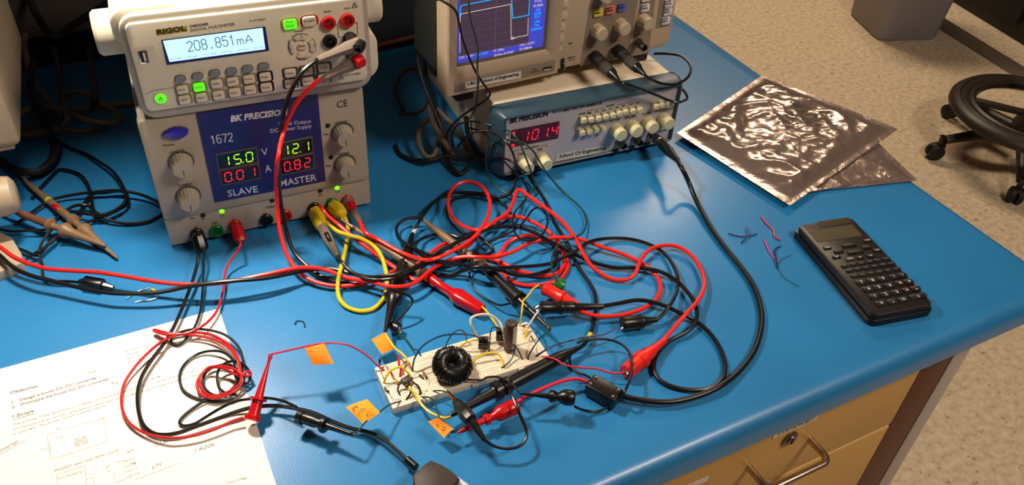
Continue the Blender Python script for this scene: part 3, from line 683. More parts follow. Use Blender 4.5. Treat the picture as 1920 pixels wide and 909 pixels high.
def sticker(fr, par, cs, s, tx0, tx1, Hpx, d=.0003, **k):
    b = B(); b.prism([fr.f(*p, d) for p in cs], .0002, 'label'); o = b.out('label_sticker', par, label='white label sticker')
    b = B(); fr.ftext(b, s, tx0, tx1, Hpx, 'ink', d=d+.0004, **k); b.out('lettering', o); return o
sticker(FG, r, [(1042, 302), (1139, 284), (1141, 271), (1045, 288.5)], 'School Of Engineering', (1048, 298.5), (1136, 281.5), 8.5, bold=.015)

# ------------------------------------------------ oscilloscope
SC = Frame('oscilloscope', (.3485, .8057, T+.115), 1.27); r = SC.root
tag(r, 'beige digital oscilloscope with blue screen standing on the function generator', 'oscilloscope')
W_, H_ = .3345, .161
xs = SC.f(1046, 141, 0).x                  # right end of the raised screen block
b = B(); b.rr(.002, W_, .002, H_, .030, .006, .010, 'scope', bev=.003); b.rr(.006, W_-.004, .004, H_-.004, .115, .030, .010, 'srear', bev=.004); b.box(.014, W_-.014, .115, .124, .012, H_-.014, 'scoped', .004)
b.out('case', r)
# screen surround with sloped recess
s0, s1 = SC.f(853.6, 146, 0), SC.f(1038, 107, 0)
D0, D1 = SC.f(858, 123, -.006), SC.f(1022, 92, -.006)
sx0, sx1, sz0, sz1 = s0.x, s1.x, (s0.z+s1.z)/2, (s0.z+s1.z)/2+.108
dx0, dx1, dz0, dz1 = D0.x, D1.x, (D0.z+D1.z)/2, (D0.z+D1.z)/2+.092
bb = bmesh.new()
def ring(x0, x1, z0, z1, y): return [bb.verts.new((x, y, z)) for x, z in ((x0, z0), (x1, z0), (x1, z1), (x0, z1))]
R = [ring(0, xs, 0, H_, .03), ring(0, xs, 0, H_, .002), ring(.002, xs-.002, .002, H_-.002, 0), ring(sx0, sx1, sz0, sz1, 0), ring(dx0-.001, dx1+.001, dz0-.001, dz1+.001, .006)]
for a, c in zip(R, R[1:]):
    for k_ in range(4): bb.faces.new((a[k_], a[(k_+1) % 4], c[(k_+1) % 4], c[k_]))
bmesh.ops.recalc_face_normals(bb, faces=bb.faces[:])
b = B(); b.add(bb, 'scope')
b.box(sx0-.001, sx1+.003, -.0007, .0005, .006, sz0-.0035, 'scoped', .0003); b.out('screen_surround', r)
b = B(); b.box(dx0-.001, dx1+.001, .006, .008, dz0-.001, dz1+.001, 'black'); scr = b.out('screen_frame', r)
b = B(); b.box(dx0, dx1-.004, .0056, .006, dz0+.0038, dz1-.002, 'scr'); scr2 = b.out('screen', r, label='lit blue screen')
k = dict(d=-.0052)
def spt(px, py): return SC.f(px, py, -.0054)
pl0, pl1 = spt(861.5, 105.5), spt(990.5, 79.5)
px0, px1, pz0 = pl0.x, pl1.x, (pl0.z+pl1.z)/2; pz1 = pz0+.0765
b = B(); b.box(px0, px1, .0053, .0055, pz0, pz1, 'scrd')
for i in range(1, 10):
    x = px0+(px1-px0)*i/10; b.box(x-.0001, x+.0001, .0051, .0053, pz0, pz1, 'scrg' if i == 5 else 'scrd')
for i in range(1, 8):
    z = pz0+(pz1-pz0)*i/8
    for j in range(50): b.box(px0+(px1-px0)*(j+.2)/50, px0+(px1-px0)*(j+.6)/50, .0051, .0053, z-.00012, z+.00012, 'scrg')
b.box(px0-.0002, px1+.0002, .0051, .0053, pz0-.0003, pz0, 'scrg')
b.out('plot_area', scr2)
def trace(pts, m_, wd):
    b = B(); P = [SC.f(*p, -.005) for p in pts]
    for a, c in zip(P, P[1:]):
        u = (c-a).normalized(); n = Vector((-u.z, 0, u.x))*wd/2; b.prism([a-n-u*wd*.3, c-n+u*wd*.3, c+n+u*wd*.3, a+n-u*wd*.3], .0002, m_)
    return b
b = trace([(862.5, 99), (862, 60), (863, 30), (865, 26), (957.5, 8), (958, 30), (958.5, 74), (960, 70), (961, 74), (963, 69), (965, 72), (969, 69.5), (989.5, 65.5), (990, 50), (990.5, 33)], 'scrw', .0007); b.out('trace', scr2, label='pale trace')
b = trace([(862.5, 33), (863, 20), (864, 12), (866, 10), (924, -1), (958.5, -8), (960.5, 20), (961.5, 34), (991.5, 28.3), (993, 0), (994, -20)], 'cyan', .0010); b.out('trace', scr2, label='cyan trace')
b = B()
for s, a, c, h, m_ in (('Freq', (1003, 6), (1015, 4), 5, 'scrw'), ('101.5kHz', (1000, 14), (1018, 11), 5, 'scrw'), ('CH2', (1004, 22), (1013, 20), 5, 'cyan'), ('Pk-Pk', (1002, 29), (1015, 26.5), 5, 'cyan'), ('10.2V', (1002, 35), (1013, 33), 5, 'cyan'),
                       ('CH2', (1002, 44), (1012, 42), 5, 'cyan'), ('Freq', (1002, 51), (1010, 49), 5, 'cyan'), ('20.83kHz?', (995, 58), (1016, 54.5), 4.5, 'cyan'),
                       ('CH1 10.0V', (860, 111), (888, 106), 4.5, 'scrw'), ('CH2 5.00V', (891, 106), (915, 101), 4.5, 'cyan'), ('M 1.00us', (926, 98), (945, 94), 4.5, 'scrw'), ('CH1 / 2.07V', (974, 87.5), (1002, 82), 4.5, 'scrw'), ('20-Nov-24 09:07', (926, 106.5), (963, 99), 4.5, 'scrw'), ('101.508kHz', (974, 95), (997, 90.5), 4.5, 'scrw')):
    SC.ftext(b, s, a, c, h, m_, **k)
b.out('screen_lettering', scr2)
sticker(SC, r, [(872, 166.5), (977, 146), (977, 132.5), (872.5, 154.5)], 'UBCO School of Engineering', (877, 162.5), (972.5, 143), 8, d=.0008, bold=.02)
b = B(); c = SC.f(1026, 128, .0008); b.box(c.x-.0075, c.x+.0075, -.0012, -.0007, c.z-.0033, c.z+.0033, 'scoped', .0003); b.box(c.x-.0062, c.x+.0062, -.0014, -.0012, c.z-.0024, c.z+.0024, 'blackm'); b.box(c.x-.005, c.x+.005, -.0016, -.0014, c.z-.002, c.z-.0006, 'label'); b.out('usb_port', r)
b = B(); SC.ftext(b, 'USB', (999, 132), (1006, 131), 3, 'inkgrey', d=.0009); SC.ftext(b, 'Flash Drive', (993, 137), (1011, 134), 3, 'inkgrey', d=.0009)
SC.ftext(b, 'VOLTS/DIV', (1128, 39), (1149, 35), 4, 'inkgrey', d=-.0058); SC.ftext(b, 'EXT TRIG', (1190, 69), (1209, 66), 4, 'inkgrey', d=-.0058); SC.ftext(b, 'PROBE COMP', (1064, 111), (1079, 108), 3.5, 'inkgrey', d=-.0058); SC.ftext(b, '~5V@1kHz', (1064, 115), (1078, 112.5), 2.8, 'inkgrey', d=-.0058); SC.ftext(b, 'PRINT', (1066, 84), (1073, 82.5), 3.5, 'inkgrey', d=-.0058); SC.ftext(b, 'CH 1', (1100, 88), (1107, 86.5), 3.5, 'inkgrey', d=-.0058); SC.ftext(b, 'CH 2', (1153, 78), (1160, 76.5), 3.5, 'inkgrey', d=-.0058); SC.ftext(b, 'X', (1206, 28), (1212, 27), 3.5, 'inkgrey', d=-.0058); b.out('dark_lettering', r)
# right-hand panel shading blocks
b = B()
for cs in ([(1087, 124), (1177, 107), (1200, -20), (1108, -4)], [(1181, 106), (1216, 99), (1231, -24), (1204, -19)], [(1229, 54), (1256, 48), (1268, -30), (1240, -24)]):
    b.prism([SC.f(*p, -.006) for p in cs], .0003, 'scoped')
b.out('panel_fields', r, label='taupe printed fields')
def skey(px, py, w_, h_, m_, txt=None, rad=.6):
    b = B(); c, a2, b2 = pxrr(b, SC, px, py, w_, h_, -.006, -.0030, m_, rad, .0006)
    if txt:
        SC.ftext(b, txt[0], (px-w_*.30, py-.5), (px+w_*.30, py-2.5), 3.2, 'ink', d=-.0028, bold=.02); SC.ftext(b, txt[1], (px-w_*.34, py+4.5), (px+w_*.34, py+2.5), 3.2, 'ink', d=-.0028, bold=.02)
    b.out('key', r)
for px, py in ((1057, 7), (1055, 29), (1051.5, 50), (1048.5, 72)): skey(px, py, 15, 12, 'sknob')
skey(1048, 91, 9, 9, 'sknob', rad=1)
skey(1120.4, 22.5, 16, 14, 'btny', ('CH 1', 'MENU'), .35); skey(1143, 18, 16, 14, 'btnr', ('MATH', 'MENU'), .35); skey(1165, 12.5, 16, 14, 'btnb', ('CH 2', 'MENU'), .35)
for px, py, t in ((1208.5, 14, ('SET TO', '50%')), (1210, -5, ('FORCE', 'TRIG')), (1253, 5.5, ('RUN', 'STOP')), (1250.7, 21, ('SINGLE', 'SEQ')), (1247, 38, ('AUTO', 'SET'))): skey(px, py, 15, 13, 'white', t, .35)
for px, py, R_ in ((1118, 61, .0092), (1161, 51.5, .0092), (1204, 42, .0092), (1128, -8, .0085)):
    c = SC.f(px, py-5, -.006); b = B()
    b.lathe([(0, R_*1.04), (.002, R_*1.04), (.0024, R_), (.013, R_*.96), (.0155, R_*.86), (.0156, R_*.6), (.0154, 0)], c, NF, 'sknob', 72, flute=.03, nfl=12); b.out('knob', r)
SCB = [SC.f(1111, 103, -.006), SC.f(1153, 90.5, -.006)]
bnc(SC, 1195.5, 80.5, r, .016, 'dkmetal').y
b = B()
for py in (115, 126):
    c = SC.f(1056, py, -.004); b.box(c.x-.0022, c.x+.0022, .0035, .006, c.z-.0033, c.z+.0033, 'blackm', .0002); b.box(c.x-.0004, c.x+.0016, .001, .0055, c.z-.0022, c.z+.0022, 'metal', .0004)
b.out('probe_terminals', r)
for x in (.03, W_-.04): B().box(x-.012, x+.012, .012, .03, -.0168, .003, 'blackm', .002).out('foot', r)
for x in (.03, W_-.04): B().box(x-.012, x+.012, .08, .10, -.0168, .003, 'blackm', .002).out('foot', r)
# ------------------------------------------------ leads, probes and clips
def V3(lst, h=2):
    seq = []; buf = []
    for p in lst:
        if isinstance(p, Vector):
            seq.append(p)
        else: seq.append(tuple(p))
    # heights are interpolated between given ones; a Vector counts as a known height
    zs = [(p.z-T)*1000 if isinstance(p, Vector) else (p[2] if len(p) > 2 else None) for p in seq]
    kn = [i for i, z in enumerate(zs) if z is not None]; out = []
    for i, p in enumerate(seq):
        if isinstance(p, Vector): out.append(p); continue
        z = zs[i]
        if z is None:
            a = [k for k in kn if k < i]; b = [k for k in kn if k > i]
            z = h if not (a or b) else zs[a[-1]]+(zs[b[0]]-zs[a[-1]])*(i-a[-1])/(b[0]-a[-1]) if a and b else zs[a[-1]] if a else zs[b[0]]
        out.append(at(p[0], p[1], z/1000))
    return out
def pw(fr, px, py, d): return fr.w(fr.f(px, py, d/1000))
GRID = {}; CELL = .012
def reg(p, r):
    GRID.setdefault((int(p.x//CELL), int(p.y//CELL), int((p.z)//CELL)), []).append((p.copy(), r))
def near(p):
    a, b, c = int(p.x//CELL), int(p.y//CELL), int(p.z//CELL)
    for i in (-1, 0, 1):
        for j in (-1, 0, 1):
            for k in (-1, 0, 1): yield from GRID.get((a+i, b+j, c+k), ())
def settle(P, r):
    """lets a cable ride over what already lies there"""
    n = len(P); Q = []
    L = [0]
    for a, c in zip(P, P[1:]): L.append(L[-1]+(c-a).length)
    off = [0.0]*n; up = [(CAM-p).normalized() for p in P]
    for it in range(25):
        hitany = False
        for i in range(n):
            e = min(1, min(L[i], L[-1]-L[i])/.014)
            if e < .35: continue
            p = P[i]+up[i]*off[i]; pen = 0
            for q, r2 in near(p):
                g = r+r2+.0004-(p-q).length
                if g > pen: pen = g
            if pen > 0: off[i] += pen*e+.0001; hitany = True
        for _ in range(3):
            o2 = off[:]
            for i in range(1, n-1):
                o2[i] = max(off[i], (off[i-1]+off[i+1])/2*.985)
            off = o2
        if not hitany: break
    out = []
    for i in range(n):
        p = P[i]+up[i]*off[i]
        if p.z < T+r+.0001: p = p+up[i]*((T+r+.0001-p.z)/up[i].z)
        out.append(p)
    return out
def cable(name, pts, r, m, label, cat='cable', group=None, h=2, res=5, seg=8, under=False):
    P = spline(V3(pts, h), res); D = [P[0]]
    for p in P[1:]:
        k = max(1, int((p-D[-1]).length/.0035)); a = D[-1]
        D += [a+(p-a)*(j+1)/k for j in range(k)]
    if not under: D = settle(D, r)
    for a, c in zip(D, D[1:]):
        for f in (0, .33, .67): reg(a+(c-a)*f, r)
    o = B().tube(D, r, m, seg=seg, smooth=False).out(name); return tag(o, label, cat, group)
def pl(b, p0, p1, prof, m, seg=20, flute=0, nfl=12):
    """turned shape from p0 to p1; prof = (fraction, radius in mm)"""
    p0, p1 = Vector(p0), Vector(p1); L = (p1-p0).length
    K = max(2, int(L/.0015))
    for k in range(K+1):
        t = k/K; rr_ = 0
        for (t0, r0), (t1, r1) in zip(prof, prof[1:]):
            if t0 <= t <= t1: rr_ = max(rr_, r0+(r1-r0)*((t-t0)/(t1-t0) if t1 > t0 else 0))
        if rr_ > 0: reg(p0+(p1-p0)*t, rr_/1000*.97)
    return b.lathe([(t*L, r/1000) for t, r in prof], p0, p1-p0, m, seg, flute, nfl)
def P_(px, py, h): return at(px, py, h/1000)
for a_, c_, r_ in ((P_(655, 421, 23), P_(784, 505, 9), .0044), (P_(784, 505, 9), P_(800, 517, 9), .008), (P_(800, 517, 9), P_(828, 537, 10), .006),   # probe bodies that leads ride over
                   (P_(800, 418, 12.5), P_(895, 491, 9.5), .0048), (P_(895, 491, 9.5), P_(921, 507, 10.5), .008), (P_(921, 507, 10.5), P_(985, 573, 17), .0066),
                   (P_(771, 447, 7), P_(762, 484, 8.5), .0072), (P_(762, 484, 8.5), P_(742, 545, 9.5), .0076)):
    for k_ in range(41): reg(a_+(c_-a_)*k_/40, r_)

# --- red and black leads of the multimeter
bk = cable('test_lead', [P_(0, 0, 0)] and [pw(DM, 598, 111, 24), pw(DM, 588, 117, 27), pw(DM, 566, 136, 32), pw(DM, 545, 172, 36), pw(DM, 531, 215, 38), pw(DM, 525, 265, 40), (524, 310, 130), (524, 360, 80), (533, 415, 40), (548, 466, 18), (573, 496, 9), (599, 516, 5), (632, 528, 4), (658, 531, 4), (690, 529, 8), (716, 524, 16), (745, 514, 22), (779, 503, 20), (799, 495, 17), (822, 482, 13), (845, 471, 18), (866, 460, 18), (893, 446, 14)], .0023, 'blk',
     'black test lead hanging from the lower multimeter plug down across the navy panel', 'test lead')
b = B(); pl(b, pw(DM, 676, 80, 24), pw(DM, 597, 111.5, 24), [(0, 5), (.02, 6.6), (.30, 6.8), (.45, 5.6), (.62, 4.6), (.97, 3.6), (1, 3.2)], 'greyc', 18, .10, 6); b.out('banana_plug', bk, label='grey brown plug body')
b = B(); pl(b, pw(DM, 678, 80, 26), pw(DM, 671, 92, 33), [(0, 5), (.5, 6.0), (1, 5.8), (1.001, 3.4), (.7, 3.2), (.7, 0)], 'black'); b.out('stacking_socket', bk)
b = B(); pl(b, pw(DM, 656, 71.6, 3), pw(DM, 664, 84, 20), [(0, 5.6), (1, 5.2)], 'black'); b.out('shroud', bk)
rd = cable('test_lead', [pw(DM, 603, 148, 28), pw(DM, 592, 155, 31), pw(DM, 570, 176, 36), pw(DM, 549, 205, 38), pw(DM, 531, 250, 40), (521, 300, 142), (518, 345, 95), (520, 385, 66), (524, 426, 44), (535, 470, 24), (550.6, 498.6, 14), (570, 518, 9), (599, 531, 7), (632, 536, 6), (665, 534, 6), (695, 527, 6), (728, 513, 4), (755, 502, 3), (785, 494, 6), (815, 468, 5), (835, 457, 5), (860, 463, 4), (885, 476, 4), (920, 485, 5), (939.6, 491, 6), (954.5, 499.4, 6), (974, 507.7, 6), (999, 514, 5), (1024, 516.7, 5), (1043.6, 512.6, 5), (1057, 498, 5), (1058, 481, 5), (1050, 459, 6), (1037, 442, 8), (1019, 427, 10), (999, 416, 12), (977.6, 407.6, 13), (958, 406, 13), (936, 411, 11), (912, 424, 9), (895, 442, 8), (884, 456, 8), (866, 468, 6)], .0023, 'red',
     'red test lead hanging from the multimeter over the word MASTER', 'test lead', under=True)
b = B(); pl(b, pw(DM, 676, 112, 24), pw(DM, 602, 149, 28), [(0, 5), (.02, 6.6), (.30, 6.8), (.45, 5.6), (.62, 4.6), (.97, 3.6), (1, 3.2)], 'greyc', 18, .10, 6); b.out('banana_plug', rd, label='grey brown plug body')
b = B(); pl(b, pw(DM, 679, 111, 25), pw(DM, 664, 119, 30), [(0, 5.6), (.1, 7.2), (.9, 7.2), (1, 6)], 'redd'); b.out('plug_collar', rd, label='red plug collar')
b = B(); pl(b, pw(DM, 661, 104, 3), pw(DM, 668, 113, 19), [(0, 5.6), (1, 5.2)], 'black'); b.out('shroud', rd)

# --- long red and black leads from the edge of the picture
BNC_PROF = [(0, 5.6), (0, 6.8), (.06, 7.0), (.10, 6.6), (.42, 6.4), (.44, 8.0), (.50, 8.0), (.52, 6.2), (.60, 4.4), (.96, 2.9), (1, 2.8)]
ra = cable('test_lead', [(-25, 452, 30), (0, 463, 28), (30, 484, 24), (80, 502, 21), (130, 507, 20), (180, 510, 20), (235, 518, 20), (280, 526, 20), (330, 532, 20), (380, 533, 21), (430, 528, 22), (500, 514, 23), (553, 503, 22), (588, 502, 19), (614, 507, 16), (654, 521.5, 13), (698, 529, 17), (724, 536, 20), (753, 537, 20), (780, 529, 19), (807.6, 506, 18), (829, 493, 16), (850.5, 485, 17), (873.6, 481.3, 20), (900, 482, 22), (930, 481.5, 15), (966, 469.7, 14), (991, 456.5, 13), (1015.5, 450, 13), (1040, 445.5, 13), (1071.6, 446, 13), (1100, 452, 12), (1130.6, 463.5, 10), (1170, 477, 7), (1206, 495, 5), (1229.6, 515, 4), (1238.7, 539, 4), (1229.6, 562.5, 4), (1206, 578, 5), (1170, 590, 6), (1130.6, 593, 8), (1105, 589, 10), (1085, 581, 11)], .0023, 'red',
     'long red test lead ending at a red plug touching the black one near the breadboard', 'test lead')
b = B(); pl(b, P_(1021, 540, 16), P_(1094, 580, 11), [(0, 6.2), (0, 7.6), (.05, 7.8), (.10, 7.1), (.38, 6.9), (.42, 7.9), (.47, 7.9), (.50, 6.4), (.8, 4.6), (1, 3.2)], 'red', 24); pl(b, P_(1020, 539, 16), P_(1034, 548, 15), [(0, 6), (.3, 5.8), (.31, 0)], 'redd'); b.out('plug_boot', ra)
b = B(); b.tube([P_(1012, 534, 19), P_(1017, 537, 18), P_(1022, 541, 16)], .0014, 'metal', seg=6); b.tube([P_(1013, 537, 20), P_(1017, 540, 18), P_(1022, 543, 16)], .0010, 'metal', seg=6); b.out('hook', ra, label='bright metal hook')
ba = cable('test_lead', [(-30, 455, 24), (0, 479, 22), (25.7, 502, 20), (59.4, 517, 19), (95, 526, 18), (148.5, 539, 17), (188, 546.5, 17), (220, 550, 17), (280, 549.5, 17), (316, 544.7, 17), (352, 537, 17), (400, 530, 17), (440, 526, 17), (500, 521, 16), (553, 511, 15), (594.6, 504.5, 12), (623, 504, 11), (654, 511, 10), (687, 519, 12), (720, 518, 17), (750, 512, 19), (779, 500, 19), (799, 489, 17), (822, 474, 16), (845.5, 460.5, 19), (870, 447, 18), (895, 435, 14), (925, 427, 14), (949.5, 424.5, 14), (974, 426, 14), (999, 435, 14), (1024, 448, 13), (1048.5, 461.5, 12), (1073, 473.6, 11), (1105, 489, 8), (1130, 497, 6), (1158, 502, 4), (1198, 502, 4), (1237.5, 509, 4), (1269, 527, 4), (1297, 558.5, 6), (1307, 590, 8), (1293, 618, 6), (1257, 638, 4), (1233.6, 661.5, 4), (1225.6, 689, 4), (1237.5, 713, 3), (1277, 729, 3), (1324.6, 729, 3), (1352, 713, 3), (1360, 685, 3), (1348, 649.6, 3), (1328.6, 622, 4), (1305, 602, 5), (1278, 588, 9), (1237.5, 570, 8), (1198, 562.5, 8), (1158, 569, 10), (1128, 574, 12)], .0023, 'blk',
     'long black test lead looping across the bench to the black plug over a red one', 'test lead')
b = B(); pl(b, P_(1014, 577, 17), P_(1131, 574.5, 12), [(0, 5.6), (0, 7.2), (.06, 7.4), (.10, 6.7), (.26, 6.5), (.30, 7.6), (.34, 7.6), (.36, 6.6), (.50, 6.4), (.53, 6.0), (.56, 4.4), (.97, 3.2), (1, 3)], 'blk', 24); b.out('plug_boot', ba)
b = B(); b.tube([P_(1003, 577, 19), P_(1009, 574, 19), P_(1017, 577, 17)], .0019, 'metal', seg=7); b.tube([P_(1004, 582, 19), P_(1010, 582, 18), P_(1017, 579, 17)], .0014, 'metal', seg=7); b.out('hook', ba, label='bright metal hook')
bc = cable('test_lead', [(800, 492, 9), (829, 490, 9), (854, 494.5, 12), (878.5, 497.5, 19), (900, 499.5, 22), (933, 502, 19), (966, 500.5, 9), (999, 498.5, 9), (1029, 494.5, 9), (1052, 485, 9), (1070, 476, 9), (1086.5, 465.5, 7), (1103, 454, 6), (1134.6, 447, 4), (1174, 447, 3), (1210, 455, 3), (1241.5, 471.5, 3), (1261, 495, 3), (1271, 523, 3), (1267, 550.6, 3), (1253, 576, 4), (1238, 594, 6), (1226, 600, 8)], .0021, 'blk',
     'black test lead arching behind the red cable loops to a short open black plug', 'test lead')
b = B(); pl(b, P_(1166, 607, 9), P_(1232, 599, 7.5), [(0, 4.8), (0, 7.6), (.06, 8), (.13, 7.6), (.45, 7.2), (.5, 8.0), (.57, 8.0), (.60, 6.0), (.72, 4.4), (.97, 3), (1, 2.8)], 'blk', 24); pl(b, P_(1165, 607, 9.2), P_(1178, 606, 9), [(0, 6.4), (.6, 6.2), (.61, 0)], 'blackm'); b.out('plug_boot', bc)
b = B(); b.tube([P_(1164, 616, 9), P_(1170, 613, 9), P_(1178, 610, 9)], .0015, 'metal', seg=7); b.out('hook', bc)

# --- leads of the power supply
rc = cable('test_lead', [pw(PS, 674, 416, 45), (687, 437, 22), (711, 450, 15), (737.6, 465.6, 13), (759.6, 476, 16), (783, 484.5, 17), (801, 487.5, 15), (822, 483, 17), (845, 472, 21), (866, 461, 21), (888, 445, 19), (903, 427, 20), (914, 407, 20), (919, 388, 20), (915, 366, 20), (903, 350, 20), (887, 342, 20), (870, 341, 20), (854, 348, 19), (844, 361, 18), (840.6, 379.5, 17), (844, 399, 16), (855, 415, 15), (873.6, 426.5, 14), (892, 431, 14), (908, 427, 14), (930, 413, 15), (947, 402, 15), (955, 393, 15), (962.7, 378, 16), (967, 362, 17), (975, 355.6, 18), (992.4, 368, 18), (1015.5, 384.5, 18), (1040, 402.6, 18), (1058, 419, 17), (1075, 442, 16), (1087, 462, 14), (1095, 479, 12), (1114, 503, 7), (1142.5, 521, 4), (1170, 525, 4), (1190, 515, 5), (1199, 493, 6), (1214, 471.5, 6), (1237.5, 461, 6), (1269, 461.6, 6), (1297, 479, 6), (1315, 507, 6), (1320.7, 535, 6), (1309, 562.5, 6), (1285, 590, 7), (1261, 618, 8), (1240, 643, 9)], .0023, 'red',
     'red test lead with two raised loops ending at a red plug beside the black box', 'test lead')
b = B(); pl(b, PS.w(SOCK[7]+NF*.004), pw(PS, 676, 419, 46), [(0, 7.6), (.12, 7.6), (.14, 7.2), (.5, 5.6), (.62, 5.0), (.96, 3.4), (1, 3)], 'greyc', 20, .08, 6); b.out('banana_plug', rc, label='grey brown plug body')
b = B(); pl(b, pw(PS, 655, 378, 15), pw(PS, 662, 393, 25), [(0, 3.5), (.2, 5.6), (.8, 5.2), (1, 3)], 'redd'); b.out('plug_collar', rc, label='red plug marking')
b = B(); pl(b, P_(1174, 698, 10), P_(1247, 637, 8.5), [(0, 5.5), (0, 7.6), (.08, 8.4), (.16, 8.0), (.30, 7.6), (.33, 9.4), (.42, 9.4), (.45, 7.2), (.60, 6.6), (.72, 4.4), (1, 3)], 'red', 24); b.out('plug_boot', rc)
b = B(); b.tube([P_(1168, 697, 12), P_(1175, 696, 12), P_(1182, 693, 11)], .0016, 'metal', seg=7); b.tube([P_(1171, 702, 11), P_(1176, 700, 12), P_(1182, 696, 11)], .0012, 'metal', seg=7); b.out('hook', rc, label='bright metal hook')
re_ = cable('test_lead', [pw(PS, 599, 385, 22), pw(PS, 607, 395, 34), pw(PS, 616.6, 406, 42), (636, 422, 26), (658, 441, 22), (687, 463, 16), (720, 487.6, 8), (744, 504, 4), (762, 515, 3), (782, 525, 3), (807.6, 507, 3), (829, 494, 3), (850.5, 486, 3), (873.6, 482.3, 3), (900, 483, 3), (925, 480, 3), (939.6, 473, 3), (949.5, 458, 3), (966, 446.6, 4), (986, 441.6, 5), (1002, 442.5, 5), (1020, 448, 5), (1040, 458, 4), (1055, 472, 3), (1065, 494.5, 3), (1057, 516, 3), (1040, 527.5, 3), (1015.5, 534, 3), (991, 535, 3), (969, 531, 3), (953, 521, 3), (941, 507.7, 3), (938, 494, 3), (925, 487, 3)], .0023, 'red',
     'red test lead from the minus socket running along the brown probe into the tangle', 'test lead', under=True)
yl = cable('jumper_lead', [pw(PS, 613, 416, 34), (632, 433, 20), (654, 441, 18), (676, 447, 16), (698, 459, 14), (713, 476.6, 12), (722, 501, 7), (726, 527, 4), (724, 546, 3), (718, 561, 3), (706, 574, 3), (693, 581, 3), (676, 583, 3), (658, 579, 3), (645, 571, 3), (636, 558, 3), (633, 540, 3), (635, 520, 3), (641, 496, 4), (648, 465.6, 6), (652, 441, 8), (652, 424, 14), pw(PS, 647, 407, 30)], .0023, 'yellow',
     'yellow jumper lead looping below the two yellow plugs of the power supply', 'jumper lead')
b = B(); pl(b, PS.w(SOCK[5]+NF*.006), pw(PS, 604, 428, 38), [(0, 6.4), (.05, 8.4), (.3, 9.0), (.7, 8.4), (.96, 6.6), (1, 5.4)], 'yellow', 8); b.out('banana_plug', yl)
b = B(); pl(b, PS.w(SOCK[6]+NF*.006), pw(PS, 644, 404, 32), [(0, 6.4), (.05, 8.6), (.5, 9.4), (.8, 8.0), (1, 4.0)], 'yellow', 8); b.out('banana_plug', yl)
gb = cable('test_lead', [P_(632, 479, 9), (642, 492, 8), (658, 508, 7), (678, 519, 6), (700, 524, 5), (730, 523, 6), (752, 518, 6)], .0018, 'brownw', 'thin dark lead with a grey brown plug stacked onto the yellow plug', 'test lead')
b = B(); pl(b, pw(PS, 603, 424, 40), P_(633, 481, 9), [(0, 5.2), (.04, 6.0), (.40, 6.4), (.62, 5.2), (.96, 2.8), (1, 2.4)], 'greyc', 18, .08, 6); b.out('banana_plug', gb)
b = B(); pl(b, P_(611, 436, 22), P_(619, 451, 19), [(0, 1.8), (.1, 2.6), (.9, 2.6), (1, 1.8)], 'black'); b.out('grip', gb)
# slave side: black and red thin clip leads
BL_ = [pw(PS, 374, 468, 22), (372, 480, 20), (369.5, 496, 16), (360, 530, 12), (348, 561.6, 10), (333, 598, 9), (321, 622, 8), (304, 648.8, 8), (283, 677, 8), (266, 706, 8), (258.5, 734.6, 8), (259.6, 767.6, 7), (268, 795, 6), (286, 811, 5), (308, 815, 5), (335, 811, 6), (363, 801, 7), (407, 785, 8), (440, 773, 9), (470, 764, 9), (492, 761, 9), (521.7, 761, 9), (551, 765, 9), (588, 774, 10), (626, 791, 8), (657, 802.5, 7), (688, 809, 7), (709, 817, 7), (730, 831.7, 8), (749, 848, 8), (766, 864, 9)]
pc = cable('mains_lead', BL_, .0019, 'blk', 'black cord running from the power supply over the paper to the brown black adapter', 'cord')
b = B(); p0, p1 = P_(762, 860, 9), P_(787, 882, 10)
b.lathe([(0, .0026), (.001, .0033)]+[(.001+.0017*k+q, .0036 if q < .001 else .0027) for k in range(7) for q in (0, .0009, .00091, .0016)]+[(.0135, .003)], p0, p1-p0, 'blk', 14); b.out('strain_relief', pc)
tb = cable('clip_lead', [pw(PS, 384, 466, 22), (383, 480, 18), (381.6, 508, 12), (379.7, 544.7, 9), (377, 576, 7), (370, 602, 6), (362, 618, 5), (350, 634, 4), (336, 646, 3), (326, 645, 3), (320, 639, 3), (327, 629, 4), (343, 621, 7), (365, 617, 8), (389, 618, 9), (415.5, 624.6, 9), (435, 636.7, 9), (449, 653.6, 9), (455, 675, 9), (453, 697, 8), (444, 718, 7), (427, 735, 6), (404, 741, 5), (386, 730, 4), (381, 712, 4), (388, 696, 5), (406, 686, 6), (426, 684, 8), (444, 692, 10), (452, 708, 9), (446, 726, 7), (430, 738, 6), (412, 728, 6), (407, 706, 8), (412, 690, 11), (424, 680, 13), (440, 677, 13), (456, 683, 12), (467, 696, 10), (469, 709, 8), (462, 719, 7), (446, 715, 9), (440, 695, 12), (437.7, 677, 12), (422, 662, 9), (402.5, 657.6, 7), (378, 661, 4), (356, 673, 3), (341, 690.6, 3), (336.6, 710, 3), (343, 730, 3), (361, 743, 3), (385, 750, 3), (413.5, 752, 4), (435.5, 747.5, 5), (444, 741, 5), (431, 739, 6), (409, 741, 5), (383, 752, 4), (361, 766, 3), (343, 781, 3), (336.6, 791.8, 3), (345, 798, 3), (365, 794, 4), (387, 781, 6), (413.5, 765, 10), (440, 753, 13), (466, 748, 15), (495, 746, 16), (516, 748, 17), (536, 753.5, 18), (556, 763, 19)], .00135, 'blkt',
     'thin black clip lead coiled on the paper, ending at a black test hook', 'clip lead', res=4)
b = B(); c0 = PS.w(SOCK[0]); pl(b, PS.w(SOCK[0]+NF*.003), pw(PS, 372, 449, 14), [(0, 6.6), (1, 6.2)], 'blk')
p0, p1 = pw(PS, 371, 443, 10), pw(PS, 379, 469, 22)
pl(b, p0, p1, [(0, 5.6), (.05, 7.6), (.75, 8.0), (1, 6.8)], 'blk', 8); b.out('banana_plug', tb)
